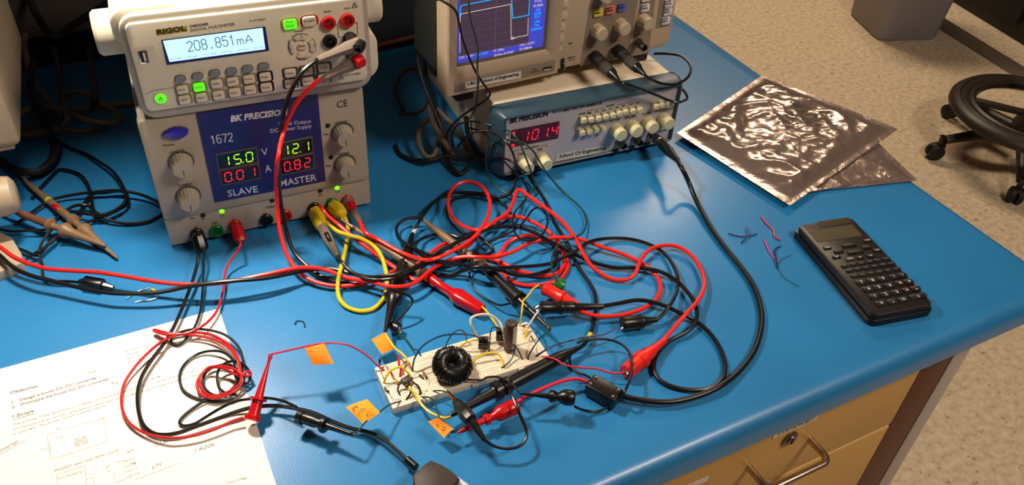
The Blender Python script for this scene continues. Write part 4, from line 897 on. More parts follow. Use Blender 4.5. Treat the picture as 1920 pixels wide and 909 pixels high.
HOOK = [(0, .9), (.10, 1.5), (.14, 1.2), (.20, 2.0), (.60, 3.6), (.605, 6.6), (.64, 6.6), (.65, 4.4), (.72, 4.2), (.76, 4.6), (.93, 4.6), (.95, 7.0), (1, 7.0)]
def hook(b, p0, p1, m, prof=HOOK, seg=18): return pl(b, p0, p1, prof, m, seg)
b = B(); hook(b, P_(664, 815, 24), P_(560, 780, 17), 'blk', [(0, .9), (.08, 1.8), (.12, 1.6), (.5, 3.4), (.505, 7.4), (.56, 7.4), (.57, 4.6), (.66, 4.6), (.70, 5.4), (.9, 5.4), (.91, 6.8), (1, 6.6)]); b.out('test_hook', tb)
b = B(); b.tube([P_(657, 811, 25), P_(667, 810, 26), P_(668, 818, 22)], .0006, 'metal', seg=6); b.out('hook_wire', tb)
RL = [pw(PS, 452, 452, 26), (450, 462, 24), (444.6, 472, 20), (427.6, 496, 12), (421.6, 515.7, 9), (419, 540, 8), (413, 566.5, 7), (403.4, 588, 6), (386.5, 606, 6), (369.5, 616, 6), (350, 625, 6), (335, 626, 5), (311.5, 624, 4), (291, 618, 3), (290, 621, 3), (311, 627, 3), (340, 627, 4), (366, 628.5, 6), (389, 633, 7), (412, 641, 8), (432, 655, 9), (445, 674, 10), (449, 694, 11), (456, 703, 10), (466, 705, 8), (470, 700, 7), (464, 696, 8), (446, 703, 8), (424, 692, 6), (404, 688, 5), (386, 694, 5), (374, 706, 5), (369, 720, 5), (373, 734, 5), (384, 743, 5), (402, 746, 6), (424, 741, 6), (442, 731, 7), (454, 716, 9), (450, 700, 12), (434, 690, 9), (410, 686, 6), (390, 690, 6), (378, 702, 7), (375, 718, 7), (382, 734, 7), (398, 742, 7), (420, 738, 7), (440, 727, 9), (452, 712, 11), (446, 672, 12), (432, 650, 10), (411, 634, 9), (389, 625.5, 8), (360, 623.5, 7), (328, 629.5, 6), (304, 640, 6), (279, 660, 6), (253, 688, 6), (234, 717, 5), (227.7, 745.6, 5), (231, 772, 5), (244, 794, 5), (270.6, 811, 6), (308, 820, 8), (341, 820, 8), (374, 813.7, 8), (407, 802.7, 8), (434, 790, 9), (456, 783, 10)]
rl = cable('clip_lead', RL, .00135, 'redwire', 'thin red clip lead coiled on the paper and ending at a standing red test hook', 'clip lead', res=4)
b = B(); pl(b, PS.w(SOCK[2]+NF*.003), pw(PS, 444, 430, 10), [(0, 6.6), (1, 6.2)], 'redd'); pl(b, pw(PS, 443, 425, 8), pw(PS, 452, 454, 26), [(0, 5.2), (.05, 7.0), (.75, 7.4), (1, 5.6)], 'redd', 8); pl(b, pw(PS, 449, 449, 30), pw(PS, 450, 452, 33), [(0, 1.6), (1, 1.6)], 'metal'); b.out('banana_plug', rl)
b = B(); hook(b, P_(508, 664, 42), P_(473, 788, 11), 'redd', [(0, 1.6), (.05, 2.0), (.12, 1.3), (.18, 1.6), (.66, 4.0), (.67, 7.8), (.70, 7.8), (.71, 5.0), (.78, 5.0), (.93, 5.6), (.94, 7.8), (1, 7.6)]); b.out('test_hook', rl)

# --- scope probe with brown body, red socket tip and red alligator clip
TANP = [(0, 1.3), (.08, 2.2), (.3, 3.2), (.62, 4.0), (.88, 4.7), (.96, 4.6), (1, 4.2)]
pb_ = cable('scope_probe', [P_(640, 411, 28), P_(650, 418, 24), P_(668, 430, 21)], .0016, 'tan', 'brown probe with printed lettering lying between the red leads above the red alligator clip', 'probe')
b = B(); pl(b, P_(648, 417, 24), P_(784, 505, 9), TANP, 'tan', 20); b.out('body', pb_)
u0, u1 = P_(718, 462, 18.5), P_(754, 485.5, 15.5)
b = B(); b.text('TEKPROBE', at(721, 467, .0185), u1-u0, Vector((u0-u1).cross(CAM-u0)).normalized()*-1, .036, .003, 'ink', th=.0002)
b.out('lettering', pb_)
b = B(); pl(b, P_(760, 490, 11.8), P_(765, 493.5, 11.3), [(0, 4.85), (1, 4.85)], 'redd'); b.out('color_ring', pb_, label='red ring')
b = B(); pl(b, P_(782, 504, 9), P_(800, 517, 9), [(0, 4.6), (.4, 4.6), (.42, 7.2), (.62, 7.2), (.64, 5.2), (1, 4.8)], 'greyc', 22); b.out('flange', pb_)
b = B(); pl(b, P_(796, 514, 9), P_(828, 537, 10), [(0, 4.6), (.1, 6.0), (.6, 5.8), (1, 4.2)], 'redd', 20); b.out('tip_sleeve', pb_, label='red tip sleeve')
b = B()   # alligator insulator: flat long body
a0, a1, a2, a3 = P_(826, 535, 10), P_(846, 548, 11), P_(858, 560, 11), P_(904, 583, 8)
ax = (a3-a1).normalized(); sd = ax.cross(Z).normalized(); up = sd.cross(ax)
bb = bmesh.new(); rs = []
for c_, w_, h_ in ((a0, 4.2, 4.0), (a1, 4.6, 4.4), (a1+ax*.004, 7.4, 6.2), (a1+ax*.010, 8.4, 7.4), (a3-ax*.002, 6.6, 6.6), (a3, 6.2, 6.2), (a3-ax*.001, 5.0, 5.0), (a3-ax*.008, 4.6, 4.6)):
    rs.append([bb.verts.new(c_+sd*(w_/1000*math.copysign(abs(math.cos(t))**.6, math.cos(t)))+up*(h_/1000*math.copysign(abs(math.sin(t))**.6, math.sin(t)))) for t in [2*math.pi*k/24 for k in range(24)]])
for r0, r1 in zip(rs, rs[1:]):
    for k in range(24): bb.faces.new((r0[k], r0[(k+1) % 24], r1[(k+1) % 24], r1[k]))
bb.faces.new(rs[0][::-1]); bb.faces.new(rs[-1]); bmesh.ops.recalc_face_normals(bb, faces=bb.faces[:]); b.add(bb, 'redd'); b.out('alligator_clip', pb_, label='glossy red insulated alligator clip')

# --- probe crossing the tangle: brown body, black hook tip
pk = cable('scope_probe', [(812, 478, 10), (799, 475, 8), (779.5, 467, 8), (761, 457, 8), (748, 447, 8), (743, 432, 9), (746.5, 421, 10), (758, 411.5, 12), (774.5, 408, 14), (789, 409, 13), (793, 412, 13)], .0019, 'blk', 'brown probe with a long black hook tip lying across the tangle of leads', 'probe')
b = B(); pl(b, P_(791, 410.5, 13), P_(895, 491, 9.5), [(0, 1.8), (.12, 2.6), (.36, 4.0), (.42, 4.5), (.80, 4.7), (.805, 4.3), (.83, 4.3), (.835, 4.8), (.97, 4.8), (1, 4.4)], 'tan', 22); b.out('body', pk)
b = B(); pl(b, P_(893, 489, 9.5), P_(921, 507, 10.5), [(0, 4.6), (.25, 6.8), (.45, 7.0), (.55, 5.4), (1, 5.0)], 'greyc', 22); b.out('flange', pk, label='grey brown flange')
b = B(); pl(b, P_(908, 499, 10), P_(1031, 617, 20), [(0, 5.2), (.1, 5.6), (.33, 5.0), (.335, 7.2), (.52, 7.6), (.525, 9.2), (.56, 9.2), (.57, 5.2), (.62, 4.0), (.95, 1.7), (1, 1.2)], 'blk', 24); b.out('hook_tip', pk, label='black hook tip')
b = B(); b.tube([P_(1024, 609, 21), P_(1031, 613, 22), P_(1032, 619, 19), P_(1027, 619, 18)], .0008, 'gold', seg=6); b.out('hook_wire', pk)

# --- black probe standing beside the orange flag
pd_ = cable('scope_probe', [(872, 439, 5), (860, 432, 5), (848, 420, 4), (839, 407, 4), (839, 393, 4), (845.5, 380, 5), (855.4, 371, 6), (873.6, 366, 6), (897, 365, 6), (922, 371, 6), (942, 381, 5), (953, 393, 4), (957, 402, 4), (951, 413, 4), (936, 421.5, 4), (905, 429, 4), (880, 438, 4), (862, 445, 4), (845, 440, 4), (822, 438.5, 4), (799, 444, 4), (784, 452, 5), (778, 466, 6), (790, 478, 6), (808, 486, 5), (830, 500, 4), (850, 498, 4), (862, 490, 4), (868, 478, 4)], .0019, 'blk', 'black cable coiled in wide arcs under the raised red loop', 'cable')
pv = cable('scope_probe', [(968.5, 332, 8), (962.7, 355, 6), (951, 366, 6), (934, 370, 7), (916, 368, 8), (903, 363, 9), (887, 361, 9), (870, 361, 9), (845.5, 362, 9), (826, 369.6, 9), (809, 384.5, 10), (793, 404, 11), (784.5, 417.5, 8), (777, 430, 7), (772, 441, 7)], .0019, 'blk', 'black probe hanging down to the orange flag, with a white band on its cable', 'probe')
b = B(); pl(b, P_(779, 427, 7), P_(774.5, 438, 7), [(0, 2.5), (1, 2.5)], 'white'); b.out('marker_band', pv, label='white marker band')
b = B(); pl(b, P_(773, 440, 7), P_(762, 484, 8.5), [(0, 2.6), (.4, 4.2), (.7, 7.0), (1, 7.6)], 'blk'); pl(b, P_(762, 480, 8.5), P_(740, 552, 9.5), [(0, 7), (.05, 7.6), (.6, 7.4), (.8, 6.4), (1, 6.4)], 'blk', 22); b.out('body', pv)
b = B(); pl(b, P_(742, 545, 10.5), P_(722, 622, 19), [(0, 8.6), (.10, 9.6), (.22, 9.6), (.27, 6.6), (.45, 5.0), (.98, 1.8), (1, 1.4)], 'blk', 24); b.out('hook_tip', pv)
gl = cable('ground_lead', [(731, 541, 33), (746, 546, 31), (762, 551.7, 28), (771, 558, 25), (773, 566, 22), (767, 576, 19), (754, 591, 14), (738, 605, 9)], .0014, 'blkt', 'short black ground lead curving from the black probe to a small alligator clip', 'ground lead')
b = B(); pl(b, P_(731, 608, 9), P_(749, 618, 8), [(0, 2.4), (.1, 4.6), (.6, 6.4), (.95, 6.2), (1, 4.6)], 'blk', 12); b.out('insulator', gl)
b = B(); pl(b, P_(744, 614, 9), P_(753, 620, 7), [(0, 3.8), (.5, 3.6), (.9, 2), (1, 1)], 'metal', 10); pl(b, P_(741, 619, 6), P_(752, 624, 5), [(0, 3.0), (.5, 2.4), (1, .8)], 'gold', 10); b.out('jaws', gl, label='shiny metal jaws')

# --- black probe in front of the breadboard
pf = cable('scope_probe', [(989, 325, 9), (1004.4, 349.6, 6), (1017.6, 369.4, 6), (1028.6, 391, 6), (1040, 419, 6), (1053.5, 440.6, 7), (1067, 464, 5), (1083, 499, 3), (1103, 527, 3), (1115, 550.6, 3), (1117, 578, 3), (1113, 606, 4), (1105, 630, 6), (1095, 645.6, 8), (1078, 657, 10), (1062, 664, 11)], .0022, 'blk', 'black probe with a heavy body lying along the front of the breadboard', 'probe')
b = B(); pl(b, P_(1107, 626, 5), P_(1103, 637, 7), [(0, 2.7), (1, 2.7)], 'rigoly'); b.out('marker_band', pf, label='yellow marker band')
b = B(); pl(b, P_(1082, 653, 10), P_(952, 722, 14), [(0, 2.4), (.10, 3.6), (.18, 5.4), (.3, 6.6), (.9, 7.2), (1, 6.6)], 'blk', 24); b.out('body', pf)
b = B(); pl(b, P_(958, 718, 14), P_(842, 780, 12), [(0, 6.4), (.05, 8.8), (.13, 8.8), (.14, 6.0), (.19, 6.0), (.195, 9.6), (.27, 9.6), (.28, 6.4), (.33, 5.4), (.75, 4.0), (.96, 2.2), (1, 1.6)], 'blk', 24); b.out('hook_tip', pf)
b = B(); b.tube([P_(846, 777, 13), P_(841, 781, 13), P_(842, 784, 11)], .0008, 'gold', seg=6); b.out('hook_wire', pf)
g2 = cable('ground_lead', [(955.5, 733, 27), (961, 744, 29), (970, 765, 28), (978, 784.5, 24), (985.5, 802, 20), (987, 820, 17), (975, 835.6, 15), (952, 841, 15), (925.6, 835.6, 17), (907, 824, 22)], .0015, 'blkt', 'black ground lead curving over the red test hook to a brass jawed clip', 'ground lead')
b = B(); pl(b, P_(908, 824, 22), P_(880, 783, 27), [(0, 2.2), (.5, 3.2), (1, 4.4)], 'blk', 16); pl(b, P_(884, 789, 27), P_(854, 752, 25), [(0, 4.4), (.05, 6.4), (.35, 7.2), (.40, 6.4), (.75, 5.6), (1, 3.4)], 'blk', 8); b.out('insulator', g2)
b = B(); pl(b, P_(856, 755, 25), P_(837.5, 731.5, 18), [(0, 3), (.3, 2.6), (.95, .8), (1, .4)], 'gold', 10); b.out('jaws', g2, label='brass coloured jaws')

# --- black junction box with its coaxial cable
cx = cable('coaxial_cable', [FG.w(FG.f(1268, 297, .075)), (1280, 318, 34), (1291, 341, 18), (1305, 375, 7), (1328.6, 420, 4), (1356, 459.6, 3.5), (1388, 499, 3.5), (1412, 535, 3.5), (1425.6, 574, 3.5), (1427.6, 610, 3.5), (1415.7, 653.6, 3.5), (1388, 693, 3.5), (1348, 725, 4), (1301, 744.6, 5), (1253, 753.7, 6), (1206, 750.6, 7), (1160, 741, 8)], .0030, 'blk', 'thick black coaxial cable curving from the function generator to the small black box', 'cable', seg=12)
c0 = FG.w(FGB[2]+NF*.012)
b = B(); pl(b, c0, c0+(FG.w(FG.f(1268, 297, .075))-c0)*.30, [(0, 6.4), (.1, 7.0), (.6, 7.0), (.65, 5.6), (1, 5.4)], 'dkmetal', 24, .06, 14); b.out('bnc_plug', cx, label='metal bayonet plug')
b = B(); pl(b, c0+(FG.w(FG.f(1268, 297, .075))-c0)*.28, FG.w(FG.f(1270, 300, .077)), [(0, 5.8), (.06, 6.6), (.5, 6.6), (.55, 6.0), (1, 3.6)], 'blk', 20); b.out('boot', cx)
jb = empty('junction_box', (at(1134, 728, 0)), 0); OFF[jb.name] = jb.location.copy(); tag(jb, 'small glossy black box with screws joining the coaxial cable and two clip leads', 'junction box')
A_, B_, C_ = at(1106, 727, .016), at(1115, 700, .016), at(1170, 731, .016)
ux = (C_-B_); ux.z = 0; LX = ux.length; ux.normalize(); uy = Vector((-ux.y, ux.x, 0)); LY = abs((B_-A_).dot(uy))
o_ = B_-uy*LY; o_.z = T+.002
mt = Matrix((ux.to_4d(), uy.to_4d(), Vector((0, 0, 1, 0)), Vector((0, 0, 0, 1)))).transposed(); mt.translation = o_
mt[3][0] = mt[3][1] = mt[3][2] = 0; mt[0][3], mt[1][3], mt[2][3] = o_
B().box(0, LX, 0, LY, 0, .0145, 'black', .0018, 3, mtx=mt).out('body', jb)
for x, y in ((.004, .004), (LX-.004, .004), (LX-.004, LY-.004), (.004, LY-.004)):
    c_ = mt @ Vector((x, y, .0145)); B().lathe([(0, .0017), (.0006, .0017), (.0008, 0)], c_, Z, 'metal', 12).out('screw', jb)
pr = cable('clip_lead', [(1106, 718, 9), (1087.6, 711, 12), (1066.5, 711.5, 14), (1040, 719, 16), (1010, 731.7, 18), (989, 742, 18), (966, 755, 17)], .0018, 'pinkw', 'pinkish red lead from the black box to a glossy red test hook', 'clip lead')
GRAB = [(0, 1.0), (.06, 1.8), (.36, 3.0), (.44, 3.2), (.45, 5.2), (.51, 5.4), (.52, 3.6), (.60, 3.8), (.66, 6.6), (.72, 7.4), (.93, 7.8), (.99, 7.2), (1, 6.2)]
b = B(); pl(b, P_(858, 811, 13), P_(970, 760, 15), GRAB, 'redd', 24); b.out('test_hook', pr)
pk2 = cable('clip_lead', [(1078, 762, 19), (1088, 767, 12), (1099, 770, 6), (1115, 771.5, 3), (1130.6, 768, 3), (1158, 748.6, 6), (1168, 738, 19), (1176, 724, 22), (1184, 697, 20), (1182, 665, 16), (1166, 645.7, 14), (1138.6, 636, 14), (1099, 637, 16), (1082, 643, 16)], .0014, 'blkt', 'thin black lead looping over the black box to a glossy black test hook', 'clip lead')
b = B(); pl(b, P_(974, 738, 26), P_(1077, 746, 23), [(0, .9), (.1, 1.4), (.30, 2.0), (.53, 2.9), (.54, 5.2), (.60, 6.2), (.66, 5.0), (.70, 3.8), (.76, 6.0), (.84, 7.6), (.96, 7.6), (1, 6)], 'blk', 24); b.out('test_hook', pk2)
cable('link_wire', [(1106, 708, 10), (1095, 702, 6), (1083, 697, 4), (1072, 688, 3), (1068, 676, 4), (1070, 664, 8)], .0013, 'blkt', 'short black wire between the black box and the heavy black probe', 'wire')

# --- green and grey lead from behind the oscilloscope
gn = cable('clip_lead', [(855, 233, 62), (885.6, 227.5, 68), (912, 233, 74), (938, 239.6, 76), pw(FG, 960, 249.5, 30), pw(FG, 973.6, 266, 42), pw(FG, 983, 288, 46), pw(FG, 990, 306, 46), (997, 325, 14), (1003, 341, 8), (1002, 354, 6), (991, 365, 5), (978, 369, 5), (960, 367, 6), (938, 356, 9), (920.8, 338.6, 16), (912, 316.6, 30), (911, 294.6, 46), (917, 277, 58), (932, 264, 68), pw(FG, 948, 262.5, 24), pw(FG, 967, 263.8, 34), pw(FG, 984.6, 270, 42), pw(FG, 1000, 283.6, 46), pw(FG, 1011, 301, 46), (1021, 318, 30), (1033, 334, 14), (1057, 361, 5), (1075, 376, 4), (1090, 391, 4), (1098, 407.6, 4), (1098, 425.7, 4), (1089, 439, 4), (1066, 449, 9), (1048.5, 457, 16), (1039, 470, 19), (1035, 485, 20), (1034.5, 501, 20), (1038.6, 514, 20), (1044, 525, 20)], .0011, 'greenw', 'thin dark green lead looping in front of the function generator to a green plug', 'clip lead')
b = B(); pl(b, P_(1040, 529, 15), P_(1058, 538, 11), [(0, 3), (.1, 6.4), (.5, 7.4), (.9, 6.6), (1, 4)], 'greenp', 14); b.out('plug', gn, label='green plug'); b = B(); pl(b, P_(1042, 521, 20), P_(1045, 531, 15), [(0, 1), (1, 1.2)], 'metal', 8); b.out('pin', gn)
cable('probe_cable', [SC.w((-.02, .16, .04)), SC.w((-.03, .10, .13)), SC.w((-.022, .03, .165)), pw(SC, 812, -8, 14), pw(SC, 827, 0, 20), pw(SC, 852.5, 18, 22), pw(SC, 860, 40, 20), pw(SC, 867, 72.6, 18), pw(SC, 881.6, 112.6, 16), pw(SC, 896, 141.6, 18), pw(SC, 913, 166, 22), pw(SC, 919, 175, 20), pw(SC, 913, 185, 14), (892.5, 199.7, 92), (870.7, 214, 78), (850.7, 232, 62), (838, 250, 40), (836, 270, 20)], .0014, 'brownw', 'dark cable crossing the left bezel of the oscilloscope and kinking below it', 'cable')
cable('probe_cable', [SC.w((.05, .13, .175)), SC.w((.046, .06, .176)), SC.w((.044, .005, .174)), pw(SC, 874, -30, 16), pw(SC, 876, -12, 18), pw(SC, 878, 0, 18), pw(SC, 881.6, 36, 18), pw(SC, 892.5, 72.6, 18), pw(SC, 896, 94.4, 17), pw(SC, 895, 127, 16), pw(SC, 896, 163, 16), (891, 203, 90), (878, 225, 74), (856, 236, 62), (848, 252, 40), (850, 275, 16)], .0013, 'greyw', 'thin grey green cable hanging down in front of the blue screen', 'cable')
cable('probe_cable', [(859, 275, 12), (861, 272, 30), (866, 264, 50), (879, 253, 64), (898.8, 246, 72), (920.8, 248, 74), pw(FG, 947, 264, 26), pw(FG, 960, 283.6, 34), pw(FG, 967, 305.6, 30), (969, 323, 14), (968, 340, 6), (960, 356, 4), (950, 364, 4), (935, 369, 4), (918, 366, 4), (905, 360, 4)], .0014, 'brownw', 'dark cable arching past the corner knob of the function generator', 'cable')
cable('probe_cable', [(840, 292, 8), (862, 300, 10), (885, 300, 16), (912, 297, 26), (940, 296, 40), pw(FG, 960, 303, 34), pw(FG, 975, 315, 34), (989, 327, 9)], .0014, 'brownw', 'dark cable running low past the foot of the function generator', 'cable')
cable('probe_cable', [(880, 240, 58), (905, 247, 56), (920, 262, 52), (930, 280, 46), (943, 299, 34), (956, 314, 24), (973.6, 332, 12), (987, 349.6, 7), (989, 367, 8), (978, 382.6, 9), (966, 397, 12), (961, 414, 14), (962.7, 429, 16), (971, 444, 18), (986, 451, 18), (1000.7, 450.5, 18), (1015.5, 440.6, 19), (1025.4, 424, 20), (1026, 407.6, 20), (1020.5, 394, 19), (1009, 388.6, 18), (997, 395, 17), (987.5, 409, 17), (974, 424, 16), (958, 435, 8), (933, 446, 5), (905, 460, 5), (888, 475, 8), (881, 490, 10), (880, 508, 6), (882, 524, 4), (888, 539, 3), (903, 554, 3), (920, 565, 5), (938, 572, 10), (958, 568, 17)], .0012, 'blkt', 'thin black cable drawing a round loop above the tangle', 'cable')
def coil_strand(pts, r=.0022, m='dkcable', h=12, label='', name='coiled_cable', group=None): return cable(name, pts, r, m, label, 'cable', group, h=h)
coil_strand([(893, 440, 6), (912, 455, 5), (925, 470, 5), (905, 478, 7), (890, 470, 10)], .0019, 'blk', label='short black bend of cable inside the tangle')
cable('probe_cable', [(1040, 470, 3), (1042, 490, 3), (1036, 502, 3), (1015, 511, 3), (985, 517, 3), (960, 514, 3), (935, 505, 3), (900, 500, 3), (872, 506, 3), (850, 514, 3), (828, 515, 3), (806, 511, 3)], .0021, 'blk', 'black cable lying lowest under the red loops', 'cable')
# --- the two scope probe cables with black bayonet plugs
def bnc_plug(c, p1, par):
    d = p1-c
    b = B(); pl(b, c, c+d*.42, [(0, 8.0), (.02, 8.6), (.6, 8.6), (.66, 8.0), (.7, 7.0), (1, 7.0)], 'blackm', 26, .05, 16); b.out('bnc_plug', par)
    b = B(); pl(b, c+d*.40, c+d*.72, [(0, 6.6), (.1, 7.4), (.9, 7.2), (1, 6.4)], 'monitor', 24, .06, 12); b.out('grip', par)
    b = B(); pl(b, c+d*.70, p1, [(0, 6.8), (.2, 6.4), (.3, 5.2), (1, 2.0)], 'blk', 20); b.out('boot', par)
s0 = SC.w(SCB[0]+NF*.004); s1 = SC.w(SCB[1]+NF*.004)
e0 = pw(SC, 1160, 150, 62); e1 = pw(SC, 1209, 140, 62)
k1 = cable('probe_cable', [e0, e0+(e0-s0)*.12, pw(FG, 1180, 160, 22), pw(FG, 1205, 168.5, 16), pw(FG, 1232, 179, 12), pw(FG, 1258, 189.5, 12), pw(FG, 1275, 191.5, 13), (1288, 185, 62), (1286, 176, 60), (1280, 168, 58)], .0018, 'blk', 'black cable from the first bayonet plug of the oscilloscope drooping over the buttons below', 'cable')
bnc_plug(s0, e0, k1)
k2 = cable('probe_cable', [e1, e1+(e1-s1)*.10, pw(FG, 1225, 151, 12), pw(FG, 1247.5, 158, 10), pw(FG, 1272, 156.5, 8), (1291, 143, 108), (1295, 124, 112), (1281, 107.5, 114), (1262, 101.5, 114), (1236, 100.5, 113), (1226, 101, 112)], .0018, 'blk', 'black cable from the second bayonet plug curling round the corner of the function generator', 'cable')
bnc_plug(s1, e1, k2)
# ------------------------------------------------ solderless breadboard and what is plugged into it
hb = .009
cs = [at(734, 762, hb), at(1035, 671, hb), at(986.5, 602, hb), at(703, 692, hb)]
yaw = math.atan2(cs[2].y-cs[3].y, cs[2].x-cs[3].x)*.6+math.atan2(cs[1].y-cs[0].y, cs[1].x-cs[0].x)*.4
ctr = sum(cs, Vector())/4; BW, BD = .1655, .0545
R3 = Matrix.Rotation(yaw, 3, 'Z'); org = ctr-R3 @ Vector((BW/2, BD/2, 0)); org.z = T
BBF = Frame('breadboard', org, math.degrees(yaw)); r = BBF.root
tag(r, 'ivory solderless breadboard filled with jumper wires and parts', 'breadboard')
b = B(); b.box(0, BW, 0, BD, .0002, hb, 'bb', .0006)
for k in range(3): b.box(.03+k*.05, .036+k*.05, -.0015, .0004, .003, hb-.001, 'bb', .0003)
b.box(.001, BW-.001, BD/2-.0015, BD/2+.0015, hb-.0001, hb+.00005, 'creamd')
for y in (.0095, BD-.0095): b.box(.001, BW-.001, y-.0002, y+.0002, hb-.0001, hb+.00006, 'hole')
for y, c_ in ((.0022, 'bbline'), (.0078, 'ink'), (BD-.0022, 'bbline'), (BD-.0078, 'ink')): b.box(.005, BW-.005, y-.00013, y+.00013, hb, hb+.00007, 'inkgrey' if c_ == 'ink' else c_)
P = .00254; x00 = (BW-62*P)/2
bb = bmesh.new()
def quad(x, y, s=.0005): bb.faces.new([bb.verts.new((x+a*s, y+c*s, hb+.00008)) for a, c in ((-1, -1), (1, -1), (1, 1), (-1, 1))])
for i in range(63):
    for j in range(5): quad(x00+i*P, BD/2+.0038+j*P); quad(x00+i*P, BD/2-.0038-j*P)
for i in range(60):
    if i % 6 == 5: continue
    for y in (.0038, .0062, BD-.0038, BD-.0062): quad(x00+P*1.5+i*P, y)
b.add(bb, 'hole')
for i in range(0, 63, 5):
    b.text(str(max(1, i)), (x00+i*P-.0008, BD/2+.0158, hb+.00008), X, Vector((0, 1, 0)), 0, .0012, 'inkgrey', th=.00004)
    b.text(str(max(1, i)), (x00+i*P-.0008, BD/2-.0172, hb+.00008), X, Vector((0, 1, 0)), 0, .0012, 'inkgrey', th=.00004)
b.out('body', r)
def wire(pts, r_, m_, label, group=None, res=6, cat='jumper wire', name='jumper_wire'):
    return cable(name, pts, r_, m_, label, cat, group, res=res, seg=7)
h9 = 8.0
wire([(508, 664, 43), (540, 657, 45), (575, 649, 47), (608, 643.5, 46), (640, 644, 42), (665, 652, 34), (690, 668, 24), (708, 685, 15), (722, 695, h9)], .0009, 'pinkw', 'long pinkish red wire from the red test hook through the orange flag to the breadboard')
wire([(722, 626, 19), (731, 640, 19), (741, 653, 19), (755, 664, 21), (767, 680, 18), (771, 692, h9)], .0011, 'yellow', 'yellow wire leaving the orange square flag into the breadboard corner')
wire([(773.5, 697, h9), (774.5, 684, 16), (778, 671, 22), (790, 651, 29), (810, 637, 33), (830, 629, 34), (857, 626, 34), (884, 628, 30), (897.5, 633, 27), (907, 643, 20), (909, 658, h9)], .0009, 'bluew', 'long dark blue wire arching behind the toroid')
wire([(753, 625, 6), (768, 644, 8), (774.6, 654, 10), (783.5, 657, 13), (790, 669, h9)], .0008, 'greenw', 'dark green wire from the small alligator clip to the breadboard')
wire([(834, 653, h9), (843, 633, 20), (856, 620, 26), (867, 620, 24), (873.6, 628.6, 18), (874.7, 643, h9)], .0007, 'greenw', 'thin green arch over the long blue wire')
wire([(719.6, 720, h9), (723, 708, 15), (733, 694.6, 21), (750.4, 688, 23), (763.6, 697, 19), (770, 708, 14), (768, 720, h9)], .0011, 'yellow', 'yellow arch at the end of the breadboard over the small red part')
wire([(749, 665, 22), (748, 681, 18), (751.5, 692.4, 14), (750, 708, h9)], .0012, 'pinkw', 'short upright pinkish red wire beside the yellow arch')
wire([(751.5, 743, h9), (746, 730, 12), (750.4, 719, 15), (761.4, 716.6, 17), (770, 725.4, 15), (769, 738.6, 12), (760.3, 751, h9)], .0010, 'brownw', 'dark brown round loop of wire in front of the flat chip')
wire([(774.6, 716.6, 13), (783.4, 723, 14), (787.8, 732, 12), (786.7, 742, h9)], .0010, 'brownw', 'dark brown short bent wire beside the round brown loop')
wire([(768, 722, h9), (770, 730, 12), (777, 736, 14), (784.5, 749.6, 13), (794.4, 762.8, 13), (807.6, 773.8, 13), (823, 780.4, 13), (834, 783.7, 13), (845, 781, 13)], .0013, 'yellow', 'yellow wire running off the breadboard front to the black probe hook')
wire([(809.8, 733.5, h9), (820.8, 732, 12), (831.8, 733, 15), (838.5, 736, 17)], .0007, 'greenw', 'thin green wire held by the brass jaws of the ground clip')
wire([(787.8, 744, h9), (797, 744, 11), (805.4, 745, 12), (814, 751.8, 13), (818.6, 765, 13), (822, 778, 15), (826, 788, 16)], .0007, 'greenw', 'thin green wire dropping from the board edge to the small torn flag')
wire([(752.6, 752, h9), (737, 756, 15), (721.8, 764, 20), (712, 773, 23)], .0008, 'greenw', 'thin green wire from the breadboard to the amber flag with writing')
wire([(690, 786, 22), (680, 797, 23), (672, 808, 24), (664, 817, 24)], .0008, 'greenw', 'thin green wire end between the amber flag and the black test hook')
wire([(861, 655, h9), (862, 651, 13), (873, 642.5, 19), (893, 637, 22), (909, 636, 21), (916, 643.6, 16), (916, 656, h9)], .0010, 'yellow', 'yellow wire arching from the toroid to the first transistor')
wire([(884, 685, h9), (895, 670, 15), (908.4, 663.4, 17), (926, 661, 17), (934.8, 664.5, 15), (941.4, 676.6, 12), (948, 693, h9)], .0011, 'yellow', 'yellow wire arch in front of the two transistors')
wire([(981, 676, h9), (974, 661, 14), (961, 639, 22), (954.6, 624, 27), (950, 615, 27), (944, 620, 22)], .0008, 'greenw', 'green wire crossing the brown capacitor')
wire([(939, 691, h9), (954.6, 679, 11), (963.4, 663.4, 15), (964.5, 650, 20), (957, 634, 23)], .0008, 'greenw', 'dark green wire bending under the brown capacitor')
wire([(917, 660, h9), (918, 644, 16), (919.4, 626, 25), (922.7, 615, 29), (932.6, 614, 29), (943.6, 619.4, 26), (948, 628, 20)], .0007, 'greenw', 'thin green arch between the two transistors')
wire([(895, 630, 18), (889, 620, 26), (883, 608.4, 33), (884, 596, 38), (899.6, 589.7, 40), (919.4, 590.8, 39), (934.8, 601.8, 33), (942.5, 617, 26), (947, 641.4, 14), (948, 656, h9)], .0013, 'whitew', 'white wire loop standing over the second transistor')
wire([(899, 570, 10), (902, 573, 12), (912.8, 584, 20), (926, 601.8, 24), (936, 618, 18), (940, 629, h9)], .0011, 'yellow', 'yellow wire from the red alligator clip to the breadboard')
wire([(1010, 534.5, 18), (999, 542, 22), (990.7, 554, 26), (981, 563.8, 28), (979.5, 574, 28), (977.5, 592, 22), (975, 612, h9)], .0010, 'yellow', 'yellow wire rising behind the capacitor to the red plug hook')
wire([(1010, 582, 18), (1001, 595, 20), (992, 608.4, 16), (979, 628, h9)], .0010, 'whitew', 'white wire from the black plug hook to the breadboard corner')
wire([(988, 616, 14), (986.5, 623, 12), (983, 636, h9)], .0011, 'yellow', 'short yellow wire end next to the white wire')
wire([(1030, 618, 20), (1014, 632.6, 21), (1000.8, 650, 17), (992, 665.6, 12), (990, 676, h9)], .0008, 'greenw', 'green wire from the hook tip of the long black probe to the board')
